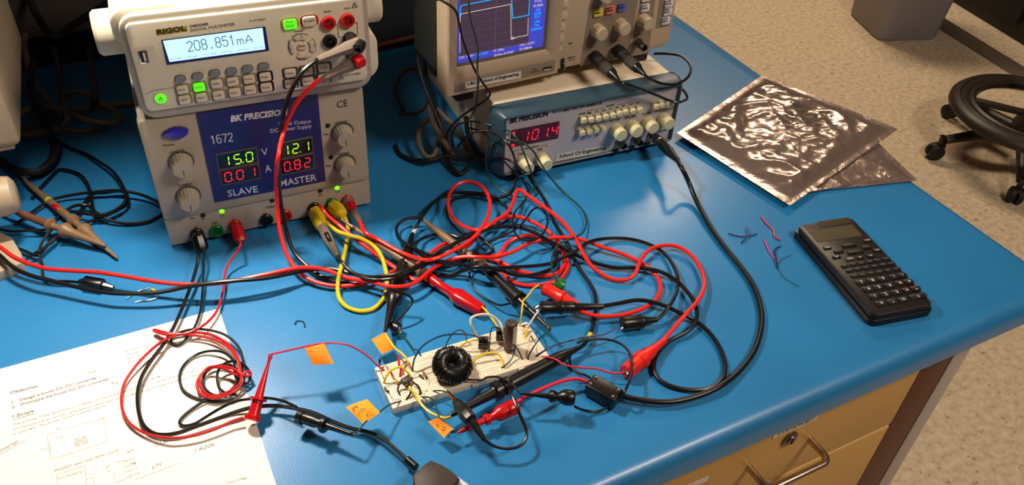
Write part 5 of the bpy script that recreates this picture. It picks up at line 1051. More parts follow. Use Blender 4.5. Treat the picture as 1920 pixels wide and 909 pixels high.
wire([(1003, 670, h9), (1022.8, 656, 15), (1042.6, 646, 15), (1060, 641, 13), (1080, 636, 14), (1099, 632, 11), (1134.6, 626, 8), (1150, 618, 8), (1166, 614, 8.5)], .0009, 'bluew', 'dark blue wire from the board end to the short open black plug')
wire([(1017, 668, h9), (1034, 671, 14), (1047, 677, 17), (1060, 684.5, 18), (1090, 689, 16), (1118.7, 691, 14), (1146.5, 699, 12), (1170, 699, 12)], .0010, 'pinkw', 'pinkish red wire from the board corner to the hook of the red plug')
wire([(876, 711.5, 14), (890, 712, 14), (904, 711.8, 14), (912.8, 707.5, 15), (930.4, 706, 18), (948, 712, 22), (963.4, 723, 25), (973, 735, 26)], .0010, 'brownw', 'dark brown toroid lead running to the black test hook')
wire([(978, 611, h9), (992, 609.6, 14), (1009.6, 623.8, 14), (1022.8, 641.4, 12), (1023, 656, h9)], .0006, 'greenw', 'thin dark green wire following the short end of the breadboard')
# toroid inductor
tc = at(848, 684, .0205); ax = (Vector((.10, -.28, 1))).normalized()
t = empty('toroid_inductor', tc); OFF[t.name] = tc.copy(); tag(t, 'large black toroid inductor tightly wound with wire on the breadboard', 'inductor')
a_ = ax.orthogonal().normalized(); c_ = ax.cross(a_)
def tor(u_, v_, R_, rr_, hh): return tc+(a_*math.cos(u_)+c_*math.sin(u_))*(R_+rr_*math.cos(v_))+ax*hh*math.sin(v_)
bb = bmesh.new(); G = [[bb.verts.new(tor(2*math.pi*i/48, 2*math.pi*j/14, .0118, .0054, .0062)) for j in range(14)] for i in range(48)]
for i in range(48):
    for j in range(14): bb.faces.new((G[i][j], G[(i+1) % 48][j], G[(i+1) % 48][(j+1) % 14], G[i][(j+1) % 14]))
b = B(); b.add(bb, 'blackm'); b.out('core', t)
N = 42; pts = []
rnd = random.Random(3)
for i in range(N):
    ja, jr = rnd.uniform(-.03, .03), rnd.uniform(-.0003, .0007)
    for j in range(12):
        v_ = 2*math.pi*j/12; pts.append(tor(2*math.pi*(i+j/12)/N+ja, v_, .0118, .0072+jr, .0082+jr*.5))
b = B(); b.tube(pts, .00105, 'blk', seg=6, res=2, closed=True); b.out('winding', t)
# electrolytic capacitor
cb = at(955.5, 655, .009); axc = (Vector((0.03, .06, 1))).normalized(); k = empty('electrolytic_capacitor', cb); OFF[k.name] = cb.copy(); tag(k, 'tall brown electrolytic capacitor with a pale stripe standing on the breadboard', 'capacitor')
Hc = .0365; b = B(); b.lathe([(.001, .0058), (.002, .0062), (.004, .0062), (.0048, .0058), (.0056, .0062), (Hc-.0012, .0062), (Hc, .0056)], cb, axc, mat('brown_sleeve', (74, 48, 40), .35), 36); b.out('body', k)
b = B(); b.lathe([(Hc+.0001, .0048), (Hc+.0003, .0046)], cb, axc, 'dkmetal', 30)
for q in (0, 2.1, 4.2):
    d = Vector((math.cos(q), math.sin(q), 0)); b.prism([cb+axc*(Hc+.00045)+d*.0002+Vector((-d.y, d.x, 0))*.00025, cb+axc*(Hc+.00045)+d*.004+Vector((-d.y, d.x, 0))*.00025, cb+axc*(Hc+.00045)+d*.004-Vector((-d.y, d.x, 0))*.00025, cb+axc*(Hc+.00045)+d*.0002-Vector((-d.y, d.x, 0))*.00025], .0001, 'blackm', axc)
b.out('top_disc', k, label='grey metal top')
b = B(); bb = bmesh.new(); side = Vector((.41, -.90, 0)).normalized(); s2 = axc.cross(side)
L1 = []; L2 = []
for j in range(7):
    q = math.radians(-32+64*j/6); d = side*math.cos(q)+s2*math.sin(q)
    L1.append(bb.verts.new(cb+axc*.006+d*.00632)); L2.append(bb.verts.new(cb+axc*(Hc-.0012)+d*.00632))
for j in range(6): bb.faces.new((L1[j], L1[j+1], L2[j+1], L2[j]))
b.add(bb, mat('pale_stripe', (196, 184, 176), .45)); b.out('stripe', k, label='pale polarity stripe')
# transistors
def to220(px, py, h, label, ang, name='power_transistor'):
    p = at(px, py, h/1000); t = empty(name, p, ang); tag(t, label, 'transistor')
    B().box(-.005, .005, -.0022, .0022, 0, .009, 'black', .0006).out('body', t)
    b = B(); b.box(-.005, .005, .0011, .0024, .0085, .0155, 'dkmetal', .0003); b.lathe([(0, .0018), (.0002, .0018)], (0, .0010, .0128), (0, -1, 0), 'blackm', 16); b.out('metal_tab', t)
    for x in (-.0025, 0, .0025): B().box(x-.0005, x+.0005, -.0005, .0003, -(h/1000-.0078), .0005, 'metal').out('leg', t)
to220(906, 653, 13, 'black power transistor with metal tab under the yellow arch', math.radians(-28))
to220(939, 637, 13, 'power transistor standing beside the brown capacitor', math.radians(-20))
# flat chip
p = at(763, 712, .0128); ch = empty('driver_chip', p, yaw+.25); tag(ch, 'small dark chip under the dark brown wire loop', 'chip')
B().box(-.0052, .0052, -.0033, .0033, -.0015, .0022, mat('chip_black', (58, 48, 44), .5), .0004).out('body', ch)
for x in (-.0038, -.0013, .0013, .0038):
    for y in (-.0038, .0038): B().box(x-.0003, x+.0003, y-.0002, y+.0002, -.0048, .001, 'metal').out('pin', ch)
def axial(px0, py0, h0, px1, py1, h1, m_, label, leads=(), L_=.0065, R_=.0011, bands=(), name='resistor', cat='resistor'):
    a, c = at(px0, py0, h0/1000), at(px1, py1, h1/1000); d = (c-a).normalized(); md = (a+c)/2
    b = B(); b.lathe([(0, .0006), (.0003, R_*.9), (L_*.2, R_), (L_*.3, R_*.85), (L_*.7, R_*.85), (L_*.8, R_), (L_-.0003, R_*.9), (L_, .0006)], md-d*L_/2, d, m_, 14)
    for f, bm_ in bands: b.lathe([(0, R_*.98), (.0005, R_*.98)], md-d*L_/2+d*L_*f, d, bm_, 14)
    o = b.out(name); tag(o, label, cat)
    for l in leads: B().tube(V3(l), .00028, 'dkmetal', seg=5, res=4).out('lead', o)
axial(712, 673, 17, 712, 685, 13, 'black', 'black diode standing off the back corner of the breadboard', [[(712, 687, 13), (713, 694, 12), (717, 703, 12), (718.5, 712, 8)], [(712, 672, 18), (715, 669, 18), (724, 685, 14), (728, 694, 8)]], R_=.0013, bands=((.75, 'white'),), name='diode', cat='diode')
axial(731, 693, 16, 737, 707, 12, 'redd', 'small red glazed part leaning below the yellow arch', [[(737, 707, 12), (738, 711, 8)], [(731, 692, 16), (727, 688, 14), (724, 690, 8)]], R_=.0012, name='ceramic_capacitor', cat='capacitor')
axial(721, 727, 11, 729, 735, 11, 'blackm', 'dark striped diode at the near corner of the breadboard', [[(729, 736, 11), (734, 745, 12), (745, 748, 12), (755, 752, 8)], [(721, 726, 11), (720, 722, 8)]], bands=((.3, 'dkmetal'), (.6, 'dkmetal')), name='diode', cat='diode')
axial(794, 697, 13, 798, 706, 11, 'tan', 'tan resistor between the chip and the toroid', [[(794, 696, 13), (785, 697, 13), (776, 704, 12), (775, 708, 8)], [(798, 707, 11), (799, 712, 8)]], bands=((.4, 'brownw'), (.6, 'orange')))
axial(787, 703, 11, 793, 708, 10, 'dkmetal', 'small grey part next to the tan resistor', [[(793, 709, 10), (797, 715, 8)], [(787, 702, 11), (783, 700, 8)]], L_=.005, name='diode', cat='diode')
axial(757, 681, 12, 764, 676, 12, 'tan', 'brown resistor close to the rear edge of the breadboard', [[(757, 681, 12), (753, 690, 12), (760, 706, 8)], [(765, 675, 12), (768, 677, 8)]], bands=((.5, 'brownw'),))
axial(743, 711, 13, 744.5, 719, 10, 'rigoly', 'tiny yellow green part beside the chip', [[(744.5, 720, 10), (745, 723, 8)]], L_=.0045, name='ceramic_capacitor', cat='capacitor')
axial(996, 630, 15, 1000, 638, 12, 'tan', 'tan resistor near the far corner of the breadboard', [[(1000, 639, 12), (1005, 652, 11), (1007, 664, 8)], [(996, 629, 15), (993, 632, 14), (992, 640, 8)]], bands=((.3, 'oranged'), (.6, 'brownw')))
axial(800, 722, 13, 796, 736, 10, 'whitew', 'bare thin resistor leads fanning out in front of the toroid', [[(799, 716, 14), (801, 708, 13), (800, 702, 8)], [(796, 737, 10), (794, 742, 8)]], L_=.003, R_=.0006)
axial(877, 664, 20, 882, 670, 18, 'brownw', 'small brown lead stub at the side of the toroid', [[(877, 663, 20), (868, 657, 18)], [(882, 671, 18), (880, 678, 9)]], L_=.005, R_=.0016, name='wire_stub', cat='wire stub')

# ------------------------------------------------ paper flags
def flag(pts, m_, label, curl=.003, writing=None, seed=1):
    """pts: four (px, py, mm) corners a, b, c, d (a-b top edge)"""
    P4 = [at(x, y, h/1000) for x, y, h in pts]; n = 12; bb = bmesh.new(); nn = (P4[1]-P4[0]).cross(P4[3]-P4[0]).normalized()
    if nn.z < 0: nn = -nn
    def S(u_, v_):
        p = (P4[0]*(1-u_)+P4[1]*u_)*(1-v_)+(P4[3]*(1-u_)+P4[2]*u_)*v_
        return p+nn*(curl*math.sin(math.pi*u_)*math.sin(math.pi*(v_*.9+.05))+.0006*math.sin(7*u_+seed)*v_)
    top = [[bb.verts.new(S(i/n, j/n)+nn*.00012) for j in range(n+1)] for i in range(n+1)]
    bot = [[bb.verts.new(S(i/n, j/n)-nn*.00012) for j in range(n+1)] for i in range(n+1)]
    for i in range(n):
        for j in range(n):
            bb.faces.new((top[i][j], top[i+1][j], top[i+1][j+1], top[i][j+1])); bb.faces.new((bot[i][j], bot[i][j+1], bot[i+1][j+1], bot[i+1][j]))
    for k in range(n):
        bb.faces.new((top[k][0], bot[k][0], bot[k+1][0], top[k+1][0])); bb.faces.new((top[k][n], top[k+1][n], bot[k+1][n], bot[k][n]))
        bb.faces.new((top[0][k], top[0][k+1], bot[0][k+1], bot[0][k])); bb.faces.new((top[n][k], bot[n][k], bot[n][k+1], top[n][k+1]))
    bmesh.ops.recalc_face_normals(bb, faces=bb.faces[:]); b = B(); b.add(bb, m_); o = b.out('paper_flag'); tag(o, label, 'paper flag')
    if writing:
        b = B()
        for s, a, c, hh in writing:
            p, q = S(*a)+nn*.0005, S(*c)+nn*.0005; u_ = (q-p).normalized(); v_ = nn.cross(u_)
            b.text(s, p, u_, v_, (q-p).length, hh, 'ink', shear=.3, bold=-.01, th=.0001)
        b.out('handwriting', o)
    return o
flag([(571, 652, 47), (607.5, 643.5, 47), (626, 682, 38), (587, 684, 36)], 'orange', 'orange paper flag hanging on the long pinkish red wire', .002)
B().out if False else None
flag([(696.5, 636, 20), (723, 622.5, 20), (741.6, 652, 15), (715.5, 664.5, 14)], 'orange', 'bright orange square flag between the black probe tip and the breadboard', .002)
flag([(648, 763, 25), (688, 748, 27), (713, 774, 24), (681, 795, 21)], 'oranged', 'amber paper flag with handwriting on the thin green wire', .003, [('EN', (.10, .34), (.42, .30), .0035), ('10n', (.20, .58), (.55, .55), .0035), ('5.1', (.38, .82), (.72, .76), .0035)])
flag([(802.5, 790, 19), (821, 783, 21), (850, 803, 18), (832, 821, 15)], 'orange', 'small torn orange flag below the breadboard front edge', -.002, [('E', (.30, .45), (.60, .40), .0035), ('A3', (.3, .82), (.75, .72), .0035)], 4)
# ------------------------------------------------ lab sheet
c0 = at(411, 579, 0); yawp = math.atan2(c0.y-at(0, 692.5, 0).y, c0.x-at(0, 692.5, 0).x)
PF = Frame('lab_sheet', Vector((c0.x, c0.y, T+.0002)), math.degrees(yawp)); r = PF.root
tag(r, 'white printed lab sheet with circuit drawings lying under the coiled thin leads', 'paper')
B().box(-.2159, 0, -.2794, 0, 0, .0005, 'paper').out('sheet', r)
b = B(); prt = mat('faded_print', (110, 102, 100), .8)  # print greyed in its colour to stand for the overexposed sheet
def ptext(s, a, c, H, m_=prt, **k):
    p, q = PF.t(*a, .0006), PF.t(*c, .0006); u_ = (q-p).normalized(); v_ = Z.cross(u_); hp_ = (PF.t(a[0], a[1]-H, .0006)-p).dot(v_)
    b.text(s, p, u_, v_, (q-p).length, abs(hp_), m_, th=.00003, **k)
ptext('Objective:', (19, 741), (72, 727), 7.5, bold=.02)
ptext('1.   Design a boost DC-DC converter', (22, 758.5), (183, 711), 7, bold=.02); ptext('2.   Prototype the boost DC-DC converter', (22, 767.5), (206, 713), 7, bold=.02)
ptext('1-Scope', (23.4, 785.5), (64, 774), 8, bold=.02)
ptext('The purpose of the lab project is to design, build and test a boost DC-DC converter as shown in Figure 1. You', (24, 800), (396, 688), 5.5)
ptext('will manually adjust the duty cycle (the so-called open loop mode) in order to meet the desired output voltage', (24, 808.5), (398, 697), 5.5)
ptext('is obtained.  The power circuit is shown below:', (24.4, 817), (200, 762), 5.5)
ptext('MOSFET open loop driver circuit', (103, 887), (223.5, 846.5), 7)
for i, s in enumerate(('Power gate', 'driven in', 'boost control', 'loop mode')): ptext(s, (139+i*.6, 826+i*4), (163+i*.6, 819+i*4), 3, bold=.02)
ptext('R1', (106, 806), (113, 804), 3.5); ptext('Vs', (77, 845), (84, 843), 3.5); ptext('0.1R', (106, 824), (118, 820), 3.5)
ptext('330n', (197, 878), (209, 874), 3.5); ptext('Cg', (199, 886), (206, 884), 3.5); ptext('output voltage', (425, 909), (463, 898), 6); ptext('0.21V MOSFET_2', (108, 900), (154, 887), 5, shear=.3)
ptext('21.5', (291, 838), (305, 832), 7, shear=.3); ptext('k', (306, 832), (317, 827), 6, shear=.3); ptext('0.7V', (286, 881), (306, 870), 7, shear=.3); ptext('? 820k', (364, 849), (405, 834), 6.5, shear=.3)
ptext('onverter', (-3, 850), (37, 829), 7, shear=.35); ptext('7mA', (165, 702), (181, 697), 5, shear=.3); ptext('Rsc', (209, 722), (222, 718), 6, shear=.3)
ptext('VA', (284, 712), (300, 708), 5, shear=.3); ptext('Vo', (240, 850), (252, 844), 6, shear=.3); ptext('Vg', (246, 872), (256, 868), 6, shear=.3)
for i in range(4): ptext('mosfet driver', (228+i*3, 868+i*9), (254+i*3, 860+i*9), 3)
for i in range(5): ptext('gate signal table value', (235+i*2, 660+i*7), (300+i*2, 640+i*7), 3)
def pln(pts, wd=.0004):
    Q = [PF.t(*p, .0006) for p in pts]
    for a, c in zip(Q, Q[1:]):
        u_ = (c-a).normalized(); n = Vector((-u_.y, u_.x, 0))*wd/2; b.prism([a-n, c-n, c+n, a+n], .00003, prt, Z)
lw = .00028
pln([(23, 787), (64, 775.5)], .0006); pln([(88, 815), (96, 861), (202, 828), (196, 806)], lw); pln([(88, 815), (105, 810)], lw); pln([(118, 806), (196, 783)], lw); pln([(196, 783), (200, 805)], lw)
pln([(105, 890), (108, 915)], lw); pln([(105, 890), (158, 873), (163, 900), (160, 915)], lw); pln([(163, 898), (174, 895), (178, 915)], lw); pln([(212, 885), (216, 905), (247, 893)], lw); pln([(-2, 853), (50, 823)], .0004)
pln([(246, 902), (342, 866)], lw); pln([(236, 864), (232, 862), (215, 868)], lw)
for c_ in ((91, 839), (189, 788)):
    pln([(c_[0]+5.5*math.cos(k*.63), c_[1]+4.5*math.sin(k*.63)) for k in range(11)], lw)
b.out('print', r, label='faint printed text and circuit lines')

# ------------------------------------------------ calculator
hc = .0155
cc_ = [at(1640, 596, hc), at(1754, 570, hc), at(1597, 404, hc), at(1492, 423, hc)]
yawc = math.atan2(cc_[3].y-cc_[0].y, cc_[3].x-cc_[0].x)*.5+math.atan2(cc_[2].y-cc_[1].y, cc_[2].x-cc_[1].x)*.5-math.pi/2
CW = ((cc_[1]-cc_[0]).length+(cc_[2]-cc_[3]).length)/2; CL = ((cc_[3]-cc_[0]).length+(cc_[2]-cc_[1]).length)/2
ctr = sum(cc_, Vector())/4; o_ = ctr-Matrix.Rotation(yawc, 3, 'Z') @ Vector((CW/2, CL/2, 0)); o_.z = T
CF = Frame('calculator', o_, math.degrees(yawc)); r = CF.root
tag(r, 'black scientific calculator lying in its slide cover on the blue worktop', 'calculator')
b = B(); b.rrz(-.0005, CW+.0005, -.001, CL+.001, .0004, .0085, .008, 'black', bev=.001, seg=6); b.out('slide_cover', r)
b = B(); b.rrz(.0018, CW-.0018, .001, CL-.001, .0088, hc, .0075, 'calc', bev=.002, seg=6); b.out('body', r)
def cp(px, py, h=hc): return CF.t(px, py, h)
def cquad(cs, h, m_, th, bev=0):
    q = [cp(*c, hc) for c in cs]
    for v in q: v.z = h
    return B().prism(q, th, m_, Z, bev)
cquad([(1539, 426.5), (1597, 418), (1591, 407.5), (1532.6, 415.6)], hc, 'solar', .0003).out('solar_panel', r, label='brown solar strip')
cquad([(1532.6, 454), (1617, 442), (1597, 421), (1516.8, 434)], hc, 'lcdg', .0003).out('lcd', r, label='grey green display')
b = B()
def ctext(s, a, c, H, m_, h=hc+.0001, **k):
    p, q = cp(*a, h), cp(*c, h); u_ = (q-p).normalized(); v_ = Z.cross(u_); hp_ = (cp(a[0]-H*.8, a[1]-H, h)-p).dot(v_)
    b.text(s, p, u_, v_, (q-p).length, abs(hp_), m_, th=.0001, **k)
ctext('SHARP', (1509, 425.5), (1531, 422), 4, 'inkgrey', bold=.02); ctext('D.A.L.', (1556, 457.5), (1574, 454.5), 4, 'inkgrey'); ctext('2ndF', (1546, 463), (1558, 461), 2.4, 'inkgrey')
b.out('lettering', r)
def ckey(px, py, w_, d_, txt=None, H=7, m_='keys', tm='white', th=.0018, up=None, upm='inkgrey', **k):
    global b
    c = cp(px, py, hc); b = B(); b.rrz(c.x-w_/2, c.x+w_/2, c.y-d_/2, c.y+d_/2, hc-.0003, hc+th, min(w_, d_)*.25, m_, bev=.0005, seg=3)
    if txt:
        hh = .0042*H/7; g = text_geo(txt, 0, .01); wd = (g[2][1]-g[2][0])*hh/(g[2][3]-g[2][2]) if txt not in '.-=' else .0026
        b.text(txt, (c.x-wd/2, c.y-hh/2, hc+th+.00005), X, Vector((0, 1, 0)), wd, hh if txt not in '.-=' else (.0008 if txt != '=' else .0018), tm, bold=.01, th=.0001)
    if up: b.text(up, (c.x-w_*.40, c.y+d_/2+.0004, hc+.0001), X, Vector((0, 1, 0)), w_*.8, .0011, upm, th=.0001)
    b.out('key', r)
rows = [([(1615.8, 531.3), (1636.4, 527.9), (1656, 524.7), (1676.5, 520.7), (1692.3, 517.8)], '789()'), ([(1629, 544), (1648, 540.5), (1668.6, 537), (1688.4, 533), (1705, 530)], '456x÷'),
        ([(1640.3, 557.4), (1661, 553.7), (1681.8, 549.8), (1701, 546.3), (1718, 543)], '123+-')]
for ri, (ps, tx) in enumerate(rows):
    for i, ((px, py), s) in enumerate(zip(ps, tx)):
        ckey(px-1, py-1, .0128 if i < 3 else .0105, .0068, s, 7 if i < 3 else 5, up='STAT DATA'[:6+i], upm='btnr' if i > 2 and ri else 'inkgrey')
for (px, py), s in zip([(1653, 570.6), (1674, 567.5), (1694.5, 563.5), (1721.4, 557.4)], ('0', '.', '+/-', '=')): ckey(px-1, py-1, .0128 if s != '=' else .021, .0068, s, 6, up='ANS')
f1 = [(470, 452), (530, 441), (588, 432), (648, 421), (705, 412), (765, 402)]; f2 = [(505, 485), (563, 474), (623, 464), (683, 454), (743, 444), (798, 436)]; f3 = [(540, 522), (598, 515), (658, 505), (718, 494), (778, 484), (838, 474)]
names = iter(['hyp', 'sin', 'cos', 'tan', 'log', 'ln', 'yx', 'x2', 'x3', 'CNST', 'EXP', 'a/b', 'RCL', 'STO', 'M+', 'DRG', 'ENG', 'pi'])
for q in (f1, f2, f3):
    for x, y in q: ckey(1460+x/3.7875, 380+y/3.7875, .0092, .0044, next(names), 3, th=.0014, tm='inkgrey', up='sin-1', upm='inkgrey')
for x, y, w_, s in ((630, 270, .011, 'ON/C'), (345, 322, .010, 'MODE'), (410, 387, .011, '2ndF'), (700, 340, .011, 'DEL'), (505, 402, .012, 'MATH'), (578, 391, .010, 'BS'), (652, 379, .010, 'CA')):
    ckey(1460+x/3.7875, 380+y/3.7875, w_, .0046, s, 3, th=.0014, tm='white', m_='btnd' if s == 'MATH' else 'keys')
for x, y, w_, d_ in ((500, 305, .019, .005), (545, 352, .021, .005), (425, 348, .012, .005), (622, 318, .012, .005)): ckey(1460+x/3.7875, 380+y/3.7875, w_, d_, th=.0016)

# ------------------------------------------------ antistatic bags
def bag_mat():
    m_ = mat('shielding_foil', (168, 150, 144), .22, .72); nt = m_.node_tree; p = nt.nodes['Principled BSDF']; tc_ = nt.nodes.new('ShaderNodeTexCoord')
    n = nt.nodes.new('ShaderNodeTexNoise'); n.inputs['Scale'].default_value = 17; n.inputs['Detail'].default_value = 4; n.inputs['Distortion'].default_value = .9
    bp = nt.nodes.new('ShaderNodeBump'); bp.inputs['Strength'].default_value = .5; bp.inputs['Distance'].default_value = .006
    nt.links.new(tc_.outputs['Object'], n.inputs['Vector']); nt.links.new(n.outputs['Fac'], bp.inputs['Height']); nt.links.new(bp.outputs['Normal'], p.inputs['Normal']); return m_
M['foil'] = bag_mat()
def bag(pts, amp, label, seed, n=90):
    P4 = [at(x, y, h/1000) for x, y, h in pts]; bb = bmesh.new(); off = Vector((seed*3.1, seed*1.7, 0))
    def S(i, j, top):
        u_, v_ = i/n, j/n; p = (P4[0]*(1-u_)+P4[1]*u_)*(1-v_)+(P4[3]*(1-u_)+P4[2]*u_)*v_
        e = min(u_, 1-u_, v_, 1-v_); f = min(1, max(0, (e-.035)/.10)); f = f*f*(3-2*f)
        q = Vector((p.x, p.y, 0))*14+off
        rg = abs(noise.noise(q))*1.1+abs(noise.noise(q*2.3+Vector((5, 1, 2))))*.55+abs(noise.noise(q*5.1))*.22
        wav = noise.noise(Vector((p.x, p.y, 3))*9+off)*.0016*(1 if e < .06 else .6)
        z = (amp*(.35+.9*(1-rg))*f if top else 0)
        return Vector((p.x, p.y, p.z+(z+.0007 if top else 0)+abs(wav)))
    tp = [[bb.verts.new(S(i, j, 1)) for j in range(n+1)] for i in range(n+1)]; bt = [[bb.verts.new(S(i, j, 0)) for j in range(n+1)] for i in range(n+1)]
    for i in range(n):
        for j in range(n): bb.faces.new((tp[i][j], tp[i+1][j], tp[i+1][j+1], tp[i][j+1])); bb.faces.new((bt[i][j], bt[i][j+1], bt[i+1][j+1], bt[i+1][j]))
    for k_ in range(n):
        bb.faces.new((tp[k_][0], bt[k_][0], bt[k_+1][0], tp[k_+1][0])); bb.faces.new((tp[k_][n], tp[k_+1][n], bt[k_+1][n], bt[k_][n]))
        bb.faces.new((tp[0][k_], tp[0][k_+1], bt[0][k_+1], bt[0][k_])); bb.faces.new((tp[n][k_], bt[n][k_], bt[n][k_+1], tp[n][k_+1]))
    bmesh.ops.recalc_face_normals(bb, faces=bb.faces[:]); b = B(); b.add(bb, 'foil'); o = b.out('antistatic_bag', sharp=75); return tag(o, label, 'antistatic bag')
bag([(1480, 372, 1.5), (1545, 357, 1.5), (1719.5, 339, 1.5), (1640, 262, 1.5)], .0032, 'flat crumpled antistatic bag showing from under the larger one', 5)
bg = bag([(1269, 251, 7.5), (1481, 386, 7.5), (1683, 243, 7.5), (1430, 141, 7.5)], .009, 'large crinkled silver antistatic bag with handwriting overhanging the bench edge', 2)
b = B()
for s, a, c in (('Baker 455', (1480, 191), (1561, 222)), ('240   4', (1491, 207), (1543, 227)), ('Group 4', (1468, 212), (1536, 239)), ('#10', (1467, 228), (1503, 242))):
    p, q = at(*a, .0212), at(*c, .0212); u_ = (q-p).normalized(); v_ = Z.cross(u_); b.text(s, p, u_, v_, (q-p).length, .011, 'blackm', shear=.3, bold=.012, th=.0002)
b.out('handwriting', bg)

# ------------------------------------------------ scraps
def scrap(pts, r_, m_, label): return wire([(x, y, z) for (x, y), z in zip(pts, [1.2+.3*(i % 2) for i in range(len(pts))])], r_, m_, label, cat='wire scrap', name='wire_scrap')
scrap([(1366, 437), (1378, 441), (1390, 443), (1404, 442), (1419, 438)], .0008, 'bluew', 'dark blue wire scrap lying crosswise left of the red scrap')
wire([(1400, 426, 2.6), (1404, 439.5, 3.2), (1398, 447, 2.6), (1390, 455, 1)], .0008, 'bluew', 'dark blue wire scrap resting on top of the crosswise one', cat='wire scrap', name='wire_scrap')
scrap([(1428, 405.6), (1436, 417.7), (1448.5, 429.8), (1453, 444), (1463, 450)], .0010, 'pinkw', 'bright red wire scrap between the foil bag and the calculator')
scrap([(1433, 449), (1441, 468.5), (1451, 483), (1460.6, 491.7)], .0009, mat('pink_wire', (214, 60, 130), .4), 'pink wire scrap touching the dark blue one near the calculator')
scrap([(1463, 461), (1453, 468.5), (1455.7, 488), (1458, 502)], .0009, 'bluew', 'dark blue wire scrap alongside the pink one')
scrap([(1457, 498), (1463, 510), (1472.6, 521.7), (1499, 537)], .0004, 'greenw', 'hair thin green wire scrap trailing beside the calculator')
scrap([(1459, 492), (1468, 484), (1482, 478)], .0004, 'greenw', 'short hair thin green wire scrap above the trailing one')
scrap([(553, 608), (556, 602), (565, 601), (571, 606), (571, 613)], .0006, 'bluew', 'small dark curved wire scrap above the orange flag')
scrap([(1204, 654), (1211, 653), (1218, 654)], .0008, 'greenw', 'tiny dark scrap beside the red plug')
scrap([(1206, 746), (1213, 750), (1222, 751)], .0009, 'greenw', 'tiny green scrap touching the thick coaxial cable')
o = scrap([(237.6, 560), (250, 551), (261, 545), (275, 541), (285, 540), (295, 549), (294, 558), (277, 563), (265, 564), (253.5, 566.7)], .0006, 'metal', 'bent bare component lead lying above the lab sheet')
b = B(); pl(b, P_(283, 541, 2), P_(293, 547, 2), [(0, .8), (.2, 1.5), (.8, 1.5), (1, .8)], 'rigoly', 10); b.out('bead', o, label='yellow green bead')

# ------------------------------------------------ brown adapter
top = [(790, 873), (807, 861), (830, 870), (849, 882), (862, 895), (846, 916), (826, 936), (790, 928), (776, 906), (774, 889)]
q = [at(x, y, .024) for x, y in top]; ad = empty('connector_hood', Vector((q[0].x, q[0].y, T))); OFF[ad.name] = ad.location.copy()
tag(ad, 'dark brown plastic connector hood at the end of the black cord by the bench front', 'connector hood')
qq = [v.copy() for v in q]
for v in qq: v.z = T+.0006
B().prism(qq[::-1], .0235, mat('dark_brown_plastic', (46, 30, 26), .55), Z, bev=.0025).out('body', ad)
b = B(); pl(b, at(853, 903, .013), at(905, 945, .012), [(0, 5), (.3, 5.4), (1, 4.6)], mat('pale_blue_jacket', (190, 204, 216), .45), 18); b.out('cable_stub', ad, label='pale blue grey cable')

# ------------------------------------------------ probes and clip at the paper side
LEFTC = [
 ([(0, 455, 6), (20, 461, 6), (47, 471, 6), (70, 478, 6), (93, 455, 8), (113, 439, 8), (129, 420, 7), (148, 400, 6), (169, 366, 6), (198, 361, 7), (224, 358, 8), (238, 364, 8), (238, 382, 8), (219, 395, 7), (190, 408, 6), (158, 419, 5), (135, 432, 4)], 'black cable winding past the two brown probes, nearest to the paper'),
 ([(30, 420, 4), (60, 398, 5), (92.4, 376.6, 6), (132, 366, 6), (185, 359, 7), (224, 357, 8), (264, 364.7, 8), (292, 377, 8), (312, 388, 8)], 'black cable running from the brown probes to behind the power supply'),
 ([(310, 396, 3), (299, 404, 3), (277, 415, 3), (237.6, 419, 3), (200.7, 411, 4), (176, 395, 5), (164, 385, 5), (140, 386, 5), (120, 398, 4), (104, 412, 3)], 'black cable looping low out of the side of the power supply'),
 ([(132, 396, 8), (164, 401, 8), (190, 403, 8), (219, 392, 9), (236, 374, 10), (229.7, 347.5, 10), (211, 321, 10), (185, 302.6, 8), (160, 288, 5), (130, 276, 4), (108, 262, 4)], 'black cable rising toward the dark back of the bench'),
 ([(60, 372, 3), (78, 350, 3), (93, 334, 3), (104, 322, 3), (116, 317, 3), (148, 326, 3), (164, 345, 3), (171.6, 368.6, 3), (174, 390, 3), (186, 405, 3), (196, 409, 3)], 'black cable forming the inner curve beside the power supply'),
]
for pts, lb in LEFTC: cable('probe_cable', pts, .0019, 'blk', lb, 'cable')
cable('probe_cable', [(-5, 428, 8), (20, 433.5, 8), (59, 432, 9), (87, 430.5, 10), (96, 430, 10)], .0015, 'brownw', 'thin dark cable running into the flange of the lower brown probe', 'cable')
pz = cable('scope_probe', [(-20, 384, 12), (-4, 386, 14), (16, 391, 17)], .0022, 'tan', 'brown scope probe lying across the other probe, its body by the round hub', 'probe')
PRB = [(0, 2.6), (.1, 3.6), (.35, 5.0), (.39, 5.0), (.40, 4.2), (.42, 5.0)]
b = B(); pl(b, P_(14, 390, 17), P_(92, 421, 18), [(0, 2.2), (.15, 3.2), (.32, 3.9), (.33, 4.4), (.36, 4.4), (.37, 4.0), (.9, 4.6), (1, 4.4)], mat('red_brown_plastic', (120, 74, 56), .42), 22); b.out('body', pz, label='reddish brown body')
b = B(); pl(b, P_(90, 420, 18), P_(198, 461, 10), [(0, 4.4), (.02, 7.8), (.06, 8.0), (.085, 4.2), (.19, 3.6), (.25, 4.4), (.27, 8.8), (.32, 9.0), (.37, 6.6), (.45, 5.4), (.8, 3.0), (.97, 1.9), (1, 1.3)], 'tan', 26); b.out('hook_tip', pz)
py_ = cable('scope_probe', [(38, 322, 5), (44, 332, 6), (51, 343, 7)], .0024, 'tan', 'brown scope probe with red and yellow marks pointing to the bench front', 'probe')
b = B(); pl(b, P_(49, 341, 7), P_(136, 413, 9), [(0, 2.2), (.2, 3.4), (.4, 4.0), (.44, 4.3), (.9, 4.6), (1, 4.4)], 'tan', 22); b.out('body', py_)
